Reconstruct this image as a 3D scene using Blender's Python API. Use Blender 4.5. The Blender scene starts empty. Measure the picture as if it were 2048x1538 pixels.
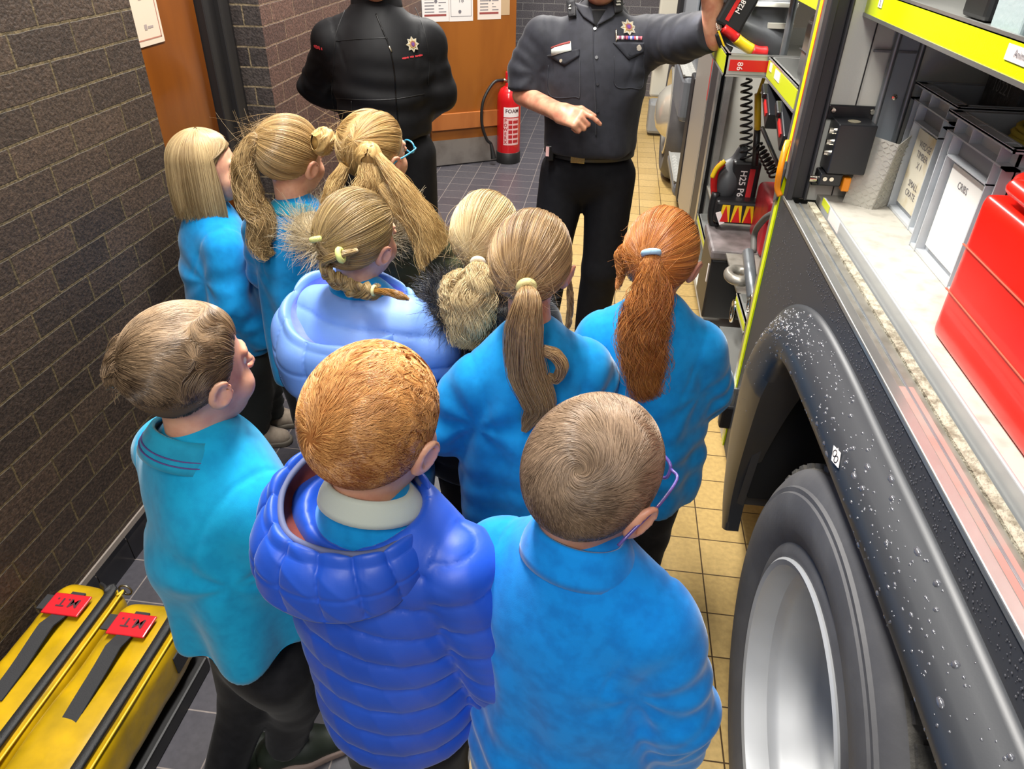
import bpy, math, random
import numpy as np
from mathutils import Matrix, Vector
random.seed(7); rng = np.random.default_rng(7)
S = bpy.context.scene; COL = S.collection
# ---------------------------------------------------------------- camera
F_PX = 1443.0
_up = np.array([45, 2171, 1443.]); _up /= np.linalg.norm(_up)
_Y = np.array([231, 954, -1443.]); _Y -= _Y.dot(_up)*_up; _Y /= np.linalg.norm(_Y)
RC = np.stack([np.cross(_Y, _up), _Y, _up])          # world = RC @ camera vector
CAM = np.array([0, 0, 1.75])
cd = bpy.data.cameras.new('camera'); cam = bpy.data.objects.new('camera', cd); COL.objects.link(cam)
cd.sensor_fit = 'HORIZONTAL'; cd.sensor_width = 36; cd.lens = 36*F_PX/2048; cd.clip_start = .02; cd.clip_end = 60
m4 = np.eye(4); m4[:3, :3] = RC; m4[:3, 3] = CAM
cam.matrix_world = Matrix(m4.tolist()); S.camera = cam
def at(u, v, x=None, y=None, z=None):
    d = RC @ np.array([u-1024., 769.-v, -F_PX])
    t = x/d[0] if x is not None else y/d[1] if y is not None else (z-1.75)/d[2]
    return CAM + t*d
# ---------------------------------------------------------------- light of the hall
w = bpy.data.worlds.new('hall_air'); S.world = w; w.use_nodes = True
w.node_tree.nodes['Background'].inputs[0].default_value = (.86, .9, 1, 1)
w.node_tree.nodes['Background'].inputs[1].default_value = .33
def area(name, loc, aim, sx, sy, power, col=(1, .96, .9)):
    l = bpy.data.lights.new(name, 'AREA'); l.shape = 'RECTANGLE'; l.size = sx; l.size_y = sy; l.energy = power; l.color = col
    o = bpy.data.objects.new(name, l); COL.objects.link(o); o.location = loc
    o.rotation_euler = (Vector(aim)-Vector(loc)).to_track_quat('-Z', 'Y').to_euler(); return o
area('ceiling_strip_lamp', (-.55, 1.9, 3.3), (-.55, 1.9, 0), .3, 1.8, 112)
area('ceiling_strip_lamp', (-.6, 5.2, 3.4), (-.6, 5.0, 0), .3, 1.8, 125)
area('ceiling_strip_lamp', (-.35, -1.3, 3.3), (-.2, 0.2, .6), .3, 1.8, 42)
area('ceiling_strip_lamp', (1.0, 8.5, 3.6), (.2, 7, 0), .4, 1.8, 90)
S.view_settings.view_transform = 'Standard'; S.view_settings.look = 'None'; S.view_settings.gamma = 1
S.view_settings.exposure = .55; S.view_settings.use_curve_mapping = False
S.cycles.max_bounces = 5; S.cycles.diffuse_bounces = 3; S.cycles.glossy_bounces = 3; S.cycles.transparent_max_bounces = 6
S.cycles.caustics_reflective = False; S.cycles.caustics_refractive = False
# ---------------------------------------------------------------- materials
def lin(c):
    if isinstance(c, str): c = tuple(int(c[i:i+2], 16)/255 for i in (0, 2, 4))
    return tuple(((v+.055)/1.055)**2.4 if v > .04045 else v/12.92 for v in c)+(1,)
_M = {}
def mat(name, col='808080', rough=.5, metal=0., var=None, vscale=8, bump=0, bscale=200, stretch=None, spec=.5, coat=0, sheen=0, alpha=1, sss=0, bdist=.002, vlo=.4, vhi=.65, detail=4, trans=0):
    if name in _M: return _M[name]
    m = bpy.data.materials.new(name); m.use_nodes = True; n = m.node_tree.nodes; L = m.node_tree.links
    b = n['Principled BSDF']; b.inputs['Base Color'].default_value = lin(col); b.inputs['Roughness'].default_value = rough
    b.inputs['Metallic'].default_value = metal; b.inputs['Specular IOR Level'].default_value = spec
    b.inputs['Coat Weight'].default_value = coat; b.inputs['Sheen Weight'].default_value = sheen; b.inputs['Sheen Roughness'].default_value = .4
    b.inputs['Alpha'].default_value = alpha; b.inputs['Transmission Weight'].default_value = trans
    if sss: b.inputs['Subsurface Weight'].default_value = sss; b.inputs['Subsurface Radius'].default_value = (.012, .004, .002); b.inputs['Subsurface Scale'].default_value = 1
    tc = n.new('ShaderNodeTexCoord'); mp = n.new('ShaderNodeMapping'); L.new(tc.outputs['Object'], mp.inputs[0])
    if stretch: mp.inputs['Scale'].default_value = stretch
    if var:
        t = n.new('ShaderNodeTexNoise'); t.inputs['Scale'].default_value = vscale; t.inputs['Detail'].default_value = detail
        L.new(mp.outputs[0], t.inputs[0]); r = n.new('ShaderNodeValToRGB'); r.color_ramp.elements[0].position = vlo; r.color_ramp.elements[1].position = vhi
        r.color_ramp.elements[0].color = lin(col); r.color_ramp.elements[1].color = lin(var)
        L.new(t.outputs[0], r.inputs[0]); L.new(r.outputs[0], b.inputs['Base Color'])
    if bump:
        t = n.new('ShaderNodeTexNoise'); t.inputs['Scale'].default_value = bscale; t.inputs['Detail'].default_value = 3
        L.new(mp.outputs[0], t.inputs[0]); bp = n.new('ShaderNodeBump'); bp.inputs['Strength'].default_value = bump; bp.inputs['Distance'].default_value = bdist
        L.new(t.outputs[0], bp.inputs['Height']); L.new(bp.outputs[0], b.inputs['Normal'])
    _M[name] = m; return m
# ---------------------------------------------------------------- objects
WORLD = {}                                            # object name -> 4x4 world matrix of its local frame
def thing(name, label, cat, loc=(0, 0, 0), rotz=0, group=None, kind=None):
    o = bpy.data.objects.new(name, None); COL.objects.link(o); o.empty_display_size = .1
    o.location = loc; o.rotation_euler = (0, 0, rotz); o['label'] = label
    if cat: o['category'] = cat
    if group: o['group'] = group
    if kind: o['kind'] = kind
    WORLD[o.name] = np.array(Matrix.LocRotScale(Vector(loc), Matrix.Rotation(rotz, 3, 'Z').to_quaternion(), None)); return o
def obj(name, verts, faces, mt=None, parent=None, smooth=False, local=False, label=None, bevel=0, mats=None, fm=None, auto=None):
    verts = np.asarray(verts, float).reshape(-1, 3)
    M = WORLD.get(parent.name, np.eye(4)) if parent else np.eye(4)
    if parent and not local: verts = (verts-M[:3, 3]) @ M[:3, :3]
    me = bpy.data.meshes.new(name)
    if isinstance(faces, np.ndarray):
        k = faces.shape[1]; me.vertices.add(len(verts)); me.vertices.foreach_set('co', verts.ravel())
        me.loops.add(faces.size); me.loops.foreach_set('vertex_index', faces.ravel().astype(np.int32))
        me.polygons.add(len(faces)); me.polygons.foreach_set('loop_start', np.arange(0, faces.size, k, dtype=np.int32))
        me.update(calc_edges=True)
    else: me.from_pydata(verts.tolist(), [], [tuple(f) for f in faces]); me.update()
    for q in (mats or [mt]): me.materials.append(q)
    if fm is not None: me.polygons.foreach_set('material_index', np.asarray(fm, np.int32))
    if smooth or auto:
        me.polygons.foreach_set('use_smooth', np.ones(len(me.polygons), bool))
        if auto: me.set_sharp_from_angle(angle=math.radians(auto))
    o = bpy.data.objects.new(name, me); COL.objects.link(o)
    if parent: o.parent = parent
    WORLD[o.name] = M
    if label: o['label'] = label
    if bevel:
        b = o.modifiers.new('bevel', 'BEVEL'); b.width = bevel; b.segments = 2; b.limit_method = 'ANGLE'; b.angle_limit = math.radians(40)
    return o
def tag(o, label, cat, group=None, kind=None):
    if label: o['label'] = label
    if cat: o['category'] = cat
    if group: o['group'] = group
    if kind: o['kind'] = kind
    return o
def frame(d, hint=(0, 0, 1)):
    d = np.asarray(d, float); d = d/np.linalg.norm(d); h = np.asarray(hint, float)
    if abs(d.dot(h)) > .97*np.linalg.norm(h): h = np.array([1., 0, 0])
    x = np.cross(h, d); x /= np.linalg.norm(x); return x, np.cross(d, x), d
class MB:
    def __init__(s): s.v = []; s.f = []; s.m = []; s.mi = 0
    def add(s, v, f):
        k = len(s.v); s.v += [tuple(map(float, p)) for p in v]; s.f += [tuple(i+k for i in q) for q in f]; s.m += [s.mi]*len(f); return s
    def mat(s, i): s.mi = i; return s
    def hexa(s, P):   # 8 points: bottom loop 0-3, top loop 4-7
        return s.add(P, [(3, 2, 1, 0), (4, 5, 6, 7), (0, 1, 5, 4), (1, 2, 6, 5), (2, 3, 7, 6), (3, 0, 4, 7)])
    def box(s, a, b):
        x0, x1 = sorted((a[0], b[0])); y0, y1 = sorted((a[1], b[1])); z0, z1 = sorted((a[2], b[2]))
        return s.hexa([(x0, y0, z0), (x1, y0, z0), (x1, y1, z0), (x0, y1, z0), (x0, y0, z1), (x1, y0, z1), (x1, y1, z1), (x0, y1, z1)])
    def obox(s, c, sz, R=None, ax=None):   # oriented box; ax = three axis vectors
        c = np.asarray(c, float); A = np.eye(3) if ax is None else np.asarray(ax, float)
        P = [c+A[0]*sz[0]/2*i+A[1]*sz[1]/2*j+A[2]*sz[2]/2*k for k in (-1, 1) for i, j in ((-1, -1), (1, -1), (1, 1), (-1, 1))]
        return s.hexa(P)
    def tube(s, pts, r, n=10, cap=True, flat=1.0, closed=False):
        pts = np.asarray(pts, float); N = len(pts); r = np.broadcast_to(np.asarray(r, float), (N,))
        T = np.gradient(pts, axis=0) if not closed else np.roll(pts, -1, 0)-np.roll(pts, 1, 0)
        x, y, _ = frame(T[0]); V = []
        for i in range(N):
            t = T[i]/max(np.linalg.norm(T[i]), 1e-9); x = x-t*x.dot(t); x /= np.linalg.norm(x); y = np.cross(t, x)
            for k in range(n):
                a = 2*math.pi*k/n; V.append(pts[i]+r[i]*(x*math.cos(a)+y*flat*math.sin(a)))
        Fc = [(i*n+k, i*n+(k+1) % n, (i+1)*n+(k+1) % n, (i+1)*n+k) for i in range(N-1) for k in range(n)]
        if closed: Fc += [((N-1)*n+k, (N-1)*n+(k+1) % n, (k+1) % n, k) for k in range(n)]
        elif cap: Fc += [tuple(range(n-1, -1, -1)), tuple((N-1)*n+k for k in range(n))]
        return s.add(V, Fc)
    def cyl(s, a, b, r, r2=None, n=20): return s.tube([a, b], [r, r if r2 is None else r2], n)
    def lathe(s, prof, c, axis=(0, 0, 1), n=40, a0=0, a1=2*math.pi, hint=(0, 0, 1)):   # prof: (radius, height)
        x, y, d = frame(axis, hint); c = np.asarray(c, float); full = abs(a1-a0-2*math.pi) < 1e-6; m = n if full else n+1
        V = [c+d*h+r*(x*math.cos(a)+y*math.sin(a)) for r, h in prof for a in (a0+(a1-a0)*k/n for k in range(m))]
        Fc = [(i*m+k, i*m+(k+1) % m, (i+1)*m+(k+1) % m, (i+1)*m+k) for i in range(len(prof)-1) for k in range(m if full else n)]
        return s.add(V, Fc)
    def prism(s, poly, o, ux, uy, d):   # polygon in plane (o,ux,uy) extruded by vector d
        o, ux, uy, d = (np.asarray(q, float) for q in (o, ux, uy, d)); n = len(poly)
        A = [o+ux*p[0]+uy*p[1] for p in poly]; B = [a+d for a in A]
        return s.add(A+B, [tuple(range(n-1, -1, -1)), tuple(range(n, 2*n))]+[(i, (i+1) % n, n+(i+1) % n, n+i) for i in range(n)])
    def grid(s, P):   # P: (a,b,3)
        a, b = P.shape[:2]
        return s.add(P.reshape(-1, 3), [(i*b+j, i*b+j+1, (i+1)*b+j+1, (i+1)*b+j) for i in range(a-1) for j in range(b-1)])
    def build(s, name, mt=None, parent=None, **k):
        if isinstance(mt, list): k['mats'] = mt; k['fm'] = s.m; mt = None
        return obj(name, s.v, s.f, mt, parent, **k)
def text(s, body, c, ux, uy, size, mt, name='lettering', parent=None, depth=.0006, spacing=1., bold=0, label=None):
    """lettering centred on c, running along ux with its top towards uy, as real thin geometry"""
    cu = bpy.data.curves.new('t', 'FONT'); cu.body = body; cu.size = 1; cu.align_x = 'CENTER'; cu.align_y = 'CENTER'; cu.offset = bold; cu.space_character = spacing; cu.resolution_u = 2
    o = bpy.data.objects.new('t', cu); me = o.to_mesh(); V = np.array([v.co for v in me.vertices]).reshape(-1, 3); Fc = [tuple(p.vertices) for p in me.polygons]; o.to_mesh_clear()
    bpy.data.objects.remove(o); bpy.data.curves.remove(cu)
    ux = np.asarray(ux, float)/np.linalg.norm(ux); uy = np.asarray(uy, float); uy = uy-ux*uy.dot(ux); uy /= np.linalg.norm(uy); nz = np.cross(ux, uy)
    W = np.asarray(c, float)+size*(V[:, :1]*ux+V[:, 1:2]*uy)+nz*depth
    if s is not None: s.add(W, Fc); return s
    return obj(name, W, Fc, mt, parent, label=label)
def smooth_pts(P, n=40):
    P = np.asarray(P, float); Q = np.vstack([2*P[0]-P[1], P, 2*P[-1]-P[-2]]); out = []
    m = len(P)-1
    for t in np.linspace(0, m, n):
        i = min(int(t), m-1); u = t-i; a, b, c, d = Q[i:i+4]
        out.append(.5*(2*b+(c-a)*u+(2*a-5*b+4*c-d)*u*u+(3*b-a-3*c+d)*u**3))
    return np.array(out)
# ---------------------------------------------------------------- blended solids -> one surface
def _n3(P): return np.sqrt((P*P).sum(1))
def sd_ell(P, c, r, R=None):
    q = P-np.asarray(c); q = q @ R if R is not None else q
    r = np.asarray(r); k0 = _n3(q/r); k1 = _n3(q/(r*r)); return k0*(k0-1)/np.maximum(k1, 1e-9)
def sd_cone(P, a, b, r1, r2):
    a = np.asarray(a, float); b = np.asarray(b, float); ab = b-a; t = np.clip(((P-a) @ ab)/ab.dot(ab), 0, 1)
    return _n3(P-a-t[:, None]*ab)-(r1+(r2-r1)*t)
def sd_chain(P, pts, rs, k=.01):
    d = sd_cone(P, pts[0], pts[1], rs[0], rs[1])
    for i in range(1, len(pts)-1): d = smin(d, sd_cone(P, pts[i], pts[i+1], rs[i], rs[i+1]), k)
    return d
def sd_box(P, c, h, r, R=None):
    q = P-np.asarray(c); q = q @ R if R is not None else q
    q = np.abs(q)-(np.asarray(h)-r); return _n3(np.maximum(q, 0))+np.minimum(q.max(1), 0)-r
def smin(a, b, k): h = np.clip(.5+.5*(b-a)/k, 0, 1); return b*(1-h)+a*h-k*h*(1-h)
def smax(a, b, k): return -smin(-a, -b, k)
def nets(f, lo, hi, h):
    lo = np.asarray(lo, float); n = np.ceil((np.asarray(hi)-lo)/h).astype(int)+1
    ax = [lo[i]+h*np.arange(n[i]) for i in range(3)]; G = np.stack(np.meshgrid(*ax, indexing='ij'), -1).reshape(-1, 3)
    D = np.concatenate([f(G[i:i+400000]) for i in range(0, len(G), 400000)]).reshape(n)
    s = D < 0; c = n-1; acc = np.zeros(tuple(c)+(3,)); cnt = np.zeros(tuple(c))
    offs = [(i, j, k) for i in (0, 1) for j in (0, 1) for k in (0, 1)]
    sl = lambda A, o: A[o[0]:o[0]+c[0], o[1]:o[1]+c[1], o[2]:o[2]+c[2]]
    for a in offs:
        for d in range(3):
            if a[d]: continue
            b = list(a); b[d] = 1; A = sl(D, a); B = sl(D, b); m = (A < 0) != (B < 0); t = np.where(m, A/np.where(m, A-B, 1), 0)
            for e in range(3): acc[..., e] += np.where(m, a[e]+(t if e == d else 0), 0)
            cnt += m
    on = cnt > 0; idx = -np.ones(tuple(c), int); idx[on] = np.arange(on.sum())
    cell = np.argwhere(on); V = lo+h*(cell+acc[on]/cnt[on][:, None]); Q = []
    for d in range(3):
        u, v = (d+1) % 3, (d+2) % 3; A = [slice(0, n[i]) for i in range(3)]; B = list(A); A[d] = slice(0, n[d]-1); B[d] = slice(1, n[d])
        m = s[tuple(A)] != s[tuple(B)]; E = np.argwhere(m); E = E[(E[:, u] > 0) & (E[:, v] > 0) & (E[:, u] < c[u]) & (E[:, v] < c[v])]
        inside = s[tuple(E.T)]; du = np.eye(3, dtype=int)[u]; dv = np.eye(3, dtype=int)[v]
        q = np.stack([idx[tuple((E-du-dv).T)], idx[tuple((E-dv).T)], idx[tuple(E.T)], idx[tuple((E-du).T)]], 1)
        q[~inside] = q[~inside][:, ::-1]; Q.append(q)
    return V, np.concatenate(Q)
def vnorm(V, Q):
    n = np.cross(V[Q[:, 2]]-V[Q[:, 0]], V[Q[:, 3]]-V[Q[:, 1]]); N = np.zeros_like(V)
    for k in range(4): np.add.at(N, Q[:, k], n)
    return N/np.maximum(_n3(N), 1e-12)[:, None]
def relax(V, Q, it=1, lam=.5):
    for _ in range(it):
        s = np.zeros_like(V); c = np.zeros(len(V))
        for k in range(4):
            a, b = Q[:, k], Q[:, (k+1) % 4]; np.add.at(s, a, V[b]); np.add.at(s, b, V[a]); np.add.at(c, a, 1); np.add.at(c, b, 1)
        V = V+lam*(s/np.maximum(c, 1)[:, None]-V)
    return V
def wav(P, f, seed, n=6):
    r = np.random.default_rng(seed); o = np.zeros(len(P))
    for _ in range(n):
        d = r.normal(size=3); d /= np.linalg.norm(d); o += np.sin(P @ d*f*r.uniform(.6, 1.5)+r.uniform(0, 6.3))
    return o/math.sqrt(n)
def ridge(P, d, pitch, seed, warp=.02):
    q = P @ np.asarray(d)+warp*wav(P, 14, seed); m = np.clip(.5+.6*wav(P, 9, seed+1), 0, 1)
    return m*(1-np.abs(np.sin(math.pi*q/pitch)))**2
def rot(ax, a): return np.array(Matrix.Rotation(math.radians(a), 3, ax))
# ---------------------------------------------------------------- hair strands
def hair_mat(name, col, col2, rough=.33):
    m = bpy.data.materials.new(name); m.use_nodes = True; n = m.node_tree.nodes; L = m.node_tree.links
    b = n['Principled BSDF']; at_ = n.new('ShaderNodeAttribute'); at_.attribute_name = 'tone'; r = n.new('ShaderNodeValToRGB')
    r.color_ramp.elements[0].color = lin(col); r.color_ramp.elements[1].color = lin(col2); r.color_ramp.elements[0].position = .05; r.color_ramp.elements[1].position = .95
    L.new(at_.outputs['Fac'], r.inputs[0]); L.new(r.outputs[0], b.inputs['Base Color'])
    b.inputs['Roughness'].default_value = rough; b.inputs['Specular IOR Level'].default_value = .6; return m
def strands(name, P, mt, parent, r0=.0006, r1=.0002, tone=None):
    """P: (strands, points, 3) in the parent's frame"""
    n, k = P.shape[:2]; hc = bpy.data.hair_curves.new(name); hc.add_curves([k]*n)
    hc.points.foreach_set('position', P.astype(np.float32).ravel())
    rr = np.tile(np.linspace(r0, r1, k), (n, 1))*rng.uniform(.7, 1.3, (n, 1))
    hc.points.foreach_set('radius', rr.astype(np.float32).ravel()); hc.materials.append(mt)
    if tone is None: tone = .5+.22*wav(P[:, 0], 90, 7)
    tone = np.clip(tone+rng.normal(size=n)*.20, 0, 1).astype(np.float32); hc.attributes.new('tone', 'FLOAT', 'CURVE').data.foreach_set('value', tone)
    o = bpy.data.objects.new(name, hc); COL.objects.link(o); o.parent = parent; return o
# ================================================================ the hall
def brick_mat(name, c1, c2, mort, axis, off=(0, 0), bw=.225, rh=.075, ms=.0055, rough=.55, rowoff=.5, bump=.9, vary=True):
    m = bpy.data.materials.new(name); m.use_nodes = True; n = m.node_tree.nodes; L = m.node_tree.links; b = n['Principled BSDF']
    tc = n.new('ShaderNodeTexCoord'); sp = n.new('ShaderNodeSeparateXYZ'); cb = n.new('ShaderNodeCombineXYZ'); L.new(tc.outputs['Object'], sp.inputs[0])
    for k, (a, o) in enumerate(zip(axis, off)):
        ad = n.new('ShaderNodeMath'); ad.operation = 'ADD'; ad.inputs[1].default_value = o+30*bw*(k == 0)+30*rh*(k == 1); L.new(sp.outputs[a], ad.inputs[0]); L.new(ad.outputs[0], cb.inputs[k])
    ns = n.new('ShaderNodeTexNoise'); ns.inputs['Scale'].default_value = 14; ns.inputs['Detail'].default_value = 5; L.new(tc.outputs['Object'], ns.inputs[0])
    mx = n.new('ShaderNodeVectorMath'); mx.operation = 'MULTIPLY_ADD'; mx.inputs[1].default_value = (.006,)*3 if rough > .5 else (.0,)*3; L.new(ns.outputs['Color'], mx.inputs[0]); L.new(cb.outputs[0], mx.inputs[2])
    t = n.new('ShaderNodeTexBrick'); t.offset = rowoff; t.inputs['Scale'].default_value = 1; t.inputs['Brick Width'].default_value = bw; t.inputs['Row Height'].default_value = rh
    t.inputs['Mortar Size'].default_value = ms; t.inputs['Mortar Smooth'].default_value = .25; t.inputs['Bias'].default_value = 0
    t.inputs['Color1'].default_value = lin(c1); t.inputs['Color2'].default_value = lin(c2); t.inputs['Mortar'].default_value = lin(mort); L.new(mx.outputs[0], t.inputs[0])
    n2 = n.new('ShaderNodeTexNoise'); n2.inputs['Scale'].default_value = 120 if vary else 60; n2.inputs['Detail'].default_value = 6; L.new(tc.outputs['Object'], n2.inputs[0])
    r = n.new('ShaderNodeValToRGB'); r.color_ramp.elements[0].position = .35; r.color_ramp.elements[1].position = .75; r.color_ramp.elements[0].color = (.55, .55, .55, 1) if vary else (.85, .85, .85, 1); r.color_ramp.elements[1].color = (1.5, 1.45, 1.4, 1) if vary else (1.1, 1.1, 1.1, 1)
    L.new(n2.outputs[0], r.inputs[0]); mu = n.new('ShaderNodeMix'); mu.data_type = 'RGBA'; mu.blend_type = 'MULTIPLY'; mu.inputs[0].default_value = 1; L.new(t.outputs[0], mu.inputs[6]); L.new(r.outputs[0], mu.inputs[7])
    L.new(mu.outputs[2], b.inputs['Base Color']); b.inputs['Roughness'].default_value = rough
    ms_ = n.new('ShaderNodeMath'); ms_.operation = 'MULTIPLY_ADD'; ms_.inputs[1].default_value = -1.0; L.new(t.outputs['Fac'], ms_.inputs[0])
    m3 = n.new('ShaderNodeMath'); m3.operation = 'MULTIPLY'; m3.inputs[1].default_value = .55 if vary else .12; L.new(n2.outputs[0], m3.inputs[0]); L.new(m3.outputs[0], ms_.inputs[2])
    bp = n.new('ShaderNodeBump'); bp.inputs['Strength'].default_value = bump; bp.inputs['Distance'].default_value = .006 if vary else .002; L.new(ms_.outputs[0], bp.inputs['Height']); L.new(bp.outputs[0], b.inputs['Normal'])
    return m
XW = -1.38
bl = brick_mat('dark_brown_brick', '493b30', '372d26', '5c5038', (1, 2), (.04, -1.113+.0375*0), ms=.004)
bx = brick_mat('red_brown_brick', '64493f', '4e3832', '7d6653', (1, 2), (.06, -1.113), ms=.004)
bfr = brick_mat('dark_pier_brick', '453e3b', '37302f', '7a6c55', (0, 2), (.1, -1.113), ms=.004)
bg = brick_mat('grey_brick', '66646a', '57545a', '8b8a8a', (0, 2), (.0, -1.113), ms=.004, bump=.5)
FX = -.2                                               # where dark tiles give way to yellow ones
dark = brick_mat('slate_floor_tile', '4e4c51', '47454b', '8a817c', (0, 1), (.99, -.822), bw=.152, rh=.1525, ms=.0022, rough=.34, rowoff=0, bump=.4, vary=False)
yel = brick_mat('yellow_floor_tile', 'c9ab70', 'bd9f64', '4d3b26', (0, 1), (-.42, -float(at(1400, 1078, z=0)[1])), bw=.152, rh=.1525, ms=.0024, rough=.3, rowoff=0, bump=.35, vary=False)
B = MB(); B.box((XW-.4, -1.2, -.1), (FX, 9.0, 0)).mat(1).box((FX, -1.2, -.1), (4.5, 9.0, 0))
tag(B.build('floor', [dark, yel]), 'tiled floor, slate grey on the left and yellow by the engine', None, kind='structure')
B = MB(); B.box((XW-.3, -1.2, 0), (XW, 2.147, 3.6)); tag(B.build('wall_left', bl), 'rough dark brown brick wall', None, kind='structure')
B = MB(); B.box((XW-.3, 2.98, 0), (XW, 5.58, 3.6)); B.m = [1]*6; B.m[2] = 0
tag(B.build('wall_side', [bfr, bx]), 'brick pier wall behind the standing firefighter', None, kind='structure')
B = MB(); B.box((-3.2, 8.6, 0), (4.5, 8.9, 3.6)).box((XW-.3, 5.58, 0), (XW-.18, 8.6, 3.6)); tag(B.build('wall_back', bg), 'grey brick wall at the back', None, kind='structure')
# recess with a veneered door and a black frame
wood = mat('orange_wood_veneer', '94581f', var='7a4316', vscale=3, rough=.33, stretch=(1.5, 1.5, .35), vlo=.35, vhi=.7, bump=.03, bscale=40)
wood2 = mat('orange_wood_rail', 'b06a35', var='9a5727', vscale=4, rough=.4, stretch=(2, 2, .5))
blk = mat('black_frame', '1c1a1a', rough=.45, bump=.05, bscale=30)
wd_red = mat('dark_orange_veneer', '7c4413', var='552c10', vscale=3.5, rough=.22, stretch=(1.2, 1.2, .25), vlo=.35, vhi=.7)
d1 = thing('door_1', 'brown veneered door leaf in the recess at the end of the dark brick wall', None, (-1.5, 2.4, 0), kind='structure')
MB().box((-1.54, 2.05, .01), (-1.5, 2.715, 2.1)).build('door_leaf', wd_red, d1, bevel=.002)
B = MB(); B.box((-1.56, 2.72, 0), (-1.47, 2.80, 2.15)).box((-1.56, 2.80, 0), (-1.45, 2.87, 2.15)).box((-1.58, 2.87, 0), (-1.50, 2.985, 2.15)); B.build('door_frame', blk, d1, bevel=.003)
MB().box((-1.70, 2.0, 0), (-1.6, 3.0, 3.6)).build('recess_backing', blk, d1)
# skirting of black cove tiles
sk = mat('black_skirting_tile', '17171a', rough=.18, var='26262a', vscale=5); grey = mat('skirting_mortar', '8b8178', rough=.8, bump=.3, bscale=60)
B = MB(); y = -1.2+.822
yy = .822-.152*14
while yy < 2.1:
    a, b = yy+.002, min(yy+.150, 2.14); B.prism([(XW, 0), (XW+.014, 0), (XW+.012, .085), (XW+.007, .098), (XW, .10)], (0, a, 0), (1, 0, 0), (0, 0, 1), (0, b-a, 0)); yy += .152
B.mat(1).box((XW, -1.2, .095), (XW+.006, 2.14, .118)).box((XW, -1.2, 0), (XW+.008, 2.14, .09))
tag(B.build('baseboard_left', [sk, grey]), 'glossy black tile skirting along the dark brick wall', None, kind='structure')
# open timber door at the back
p0 = np.array([-1.352, 5.6, 0]); dr = np.array([.585, .35, 0]); dr /= np.linalg.norm(dr); nr = np.array([dr[1], -dr[0], 0]); up = np.array([0, 0, 1.])
def dbx(B, s0, s1, z0, z1, d0, d1_): return B.hexa([p0+dr*s+nr*d+up*z for z in (z0, z1) for s, d in ((s0, d0), (s1, d0), (s1, d1_), (s0, d1_))])
d2 = thing('door_2', 'orange timber door standing open at the back with notices pinned on it', None, tuple(p0), kind='structure')
dbx(MB(), 0, .70, .01, 2.1, -.045, 0).build('door_leaf', wood, d2, bevel=.002)
dbx(MB(), 0, .55, .285, .405, .0, .022).build('rail', wood2, d2, bevel=.003)
steel = mat('brushed_steel', 'a8a199', rough=.38, metal=.7, var='8f8880', vscale=6, bump=.04, bscale=90)
dbx(MB(), -.0, .62, .012, .205, .0, .004).build('kick_plate', steel, d2, label='scuffed steel kick plate')
# paper notices
paper = mat('white_paper', 'd9d4d0', rough=.7); paper2 = mat('cream_paper', 'd8cbc0', rough=.7); ink = mat('grey_print', '6d6a70', rough=.8); redink = mat('maroon_print', '8a3b38', rough=.8)
def notice(s0, s1, z0, z1, label, m, bar=True, frame_=False, title='', k=0):
    t = thing('notice', label, 'notice', tuple(p0+dr*s0+up*z0), group='notices on the open door')
    dbx(MB(), s0, s1, z0, z1, .0, .0012).build('sheet', m, t); W = s1-s0; c = p0+dr*(s0+s1)/2+nr*.0016
    B = MB()
    if bar: dbx(B, s0+.015, s1-.02, z0+.035, z0+.048, .0012, .0018); B.build('red_bar', redink, t)
    B = MB()
    if frame_:
        for a, b, e, f in ((s0+.012, s1-.012, z0+.03, z0+.033), (s0+.012, s0+.015, z0+.03, z1-.02), (s1-.015, s1-.012, z0+.03, z1-.02), (s0+.012, s1-.012, z1-.023, z1-.02)): dbx(B, a, b, e, f, .0012, .0018)
        text(B, '16', c+up*(z0+.135), dr, up, .045, None); text(B, '* * * * *', c+up*(z0+.185), dr, up, .03, None)
        B.lathe([(0, 0), (.012, .0005)], c+up*(z0+.062)-dr*.01, nr, 10)
    else:
        for i in range(9):
            zz = z0+.06+i*.02
            if zz > z1-.02: break
            dbx(B, s0+.02, s0+W*.45, zz, zz+.006, .0012, .0018); dbx(B, s0+W*.62, s1-.02-.02*(i % 3), zz, zz+.005, .0012, .0018)
        B.lathe([(0, 0), (.012, .0005)], c+up*(z0+.13)+dr*W*.02, nr, 10)
    B.build('print', ink, t); return t
notice(-.03, .17, 1.042, 1.34, 'white printed notice partly behind the standing firefighter, leftmost on the open door', paper)
notice(.172, .355, 1.040, 1.34, 'white certificate with a thin border and the number 16 on the open door', paper, False, True)
notice(.39, .575, 1.045, 1.34, 'cream printed notice with a maroon bar, right of the certificate', paper2)
dbx(MB(), .575, .645, 1.07, 1.34, .0, .001).build('backing_sheet', mat('tan_card', 'b59a78', rough=.7), d2)
# notice on the recessed door
t = thing('notice', 'pale notice with red border hanging on the brown door leaf by the dark brick wall', 'notice', (-1.498, 2.2, 1.3))
a = at(330, 82, x=-1.497); za = a[2]; ya = a[1]
MB().box((-1.4975, 2.06, za), (-1.4965, ya, 1.62)).build('sheet', mat('beige_paper', 'cbb9a4', rough=.6), t)
B = MB(); B.box((-1.4965, 2.06, za+.016), (-1.496, ya-.012, za+.020)).box((-1.4965, ya-.016, za+.016), (-1.496, ya-.012, 1.6)); B.build('border', mat('red_border', 'a06a58', rough=.7), t)
B = MB()
for k, zz in enumerate((.045, .13, .21)): MB().box((-1.4965, ya-.10, za+zz), (-1.4958, ya-.085, za+zz+.016)).box((-1.4965, ya-.08, za+zz+.003), (-1.4958, ya-.05, za+zz+.010)).build('print', mat('faded_print', '9a8c86'), t)
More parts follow.
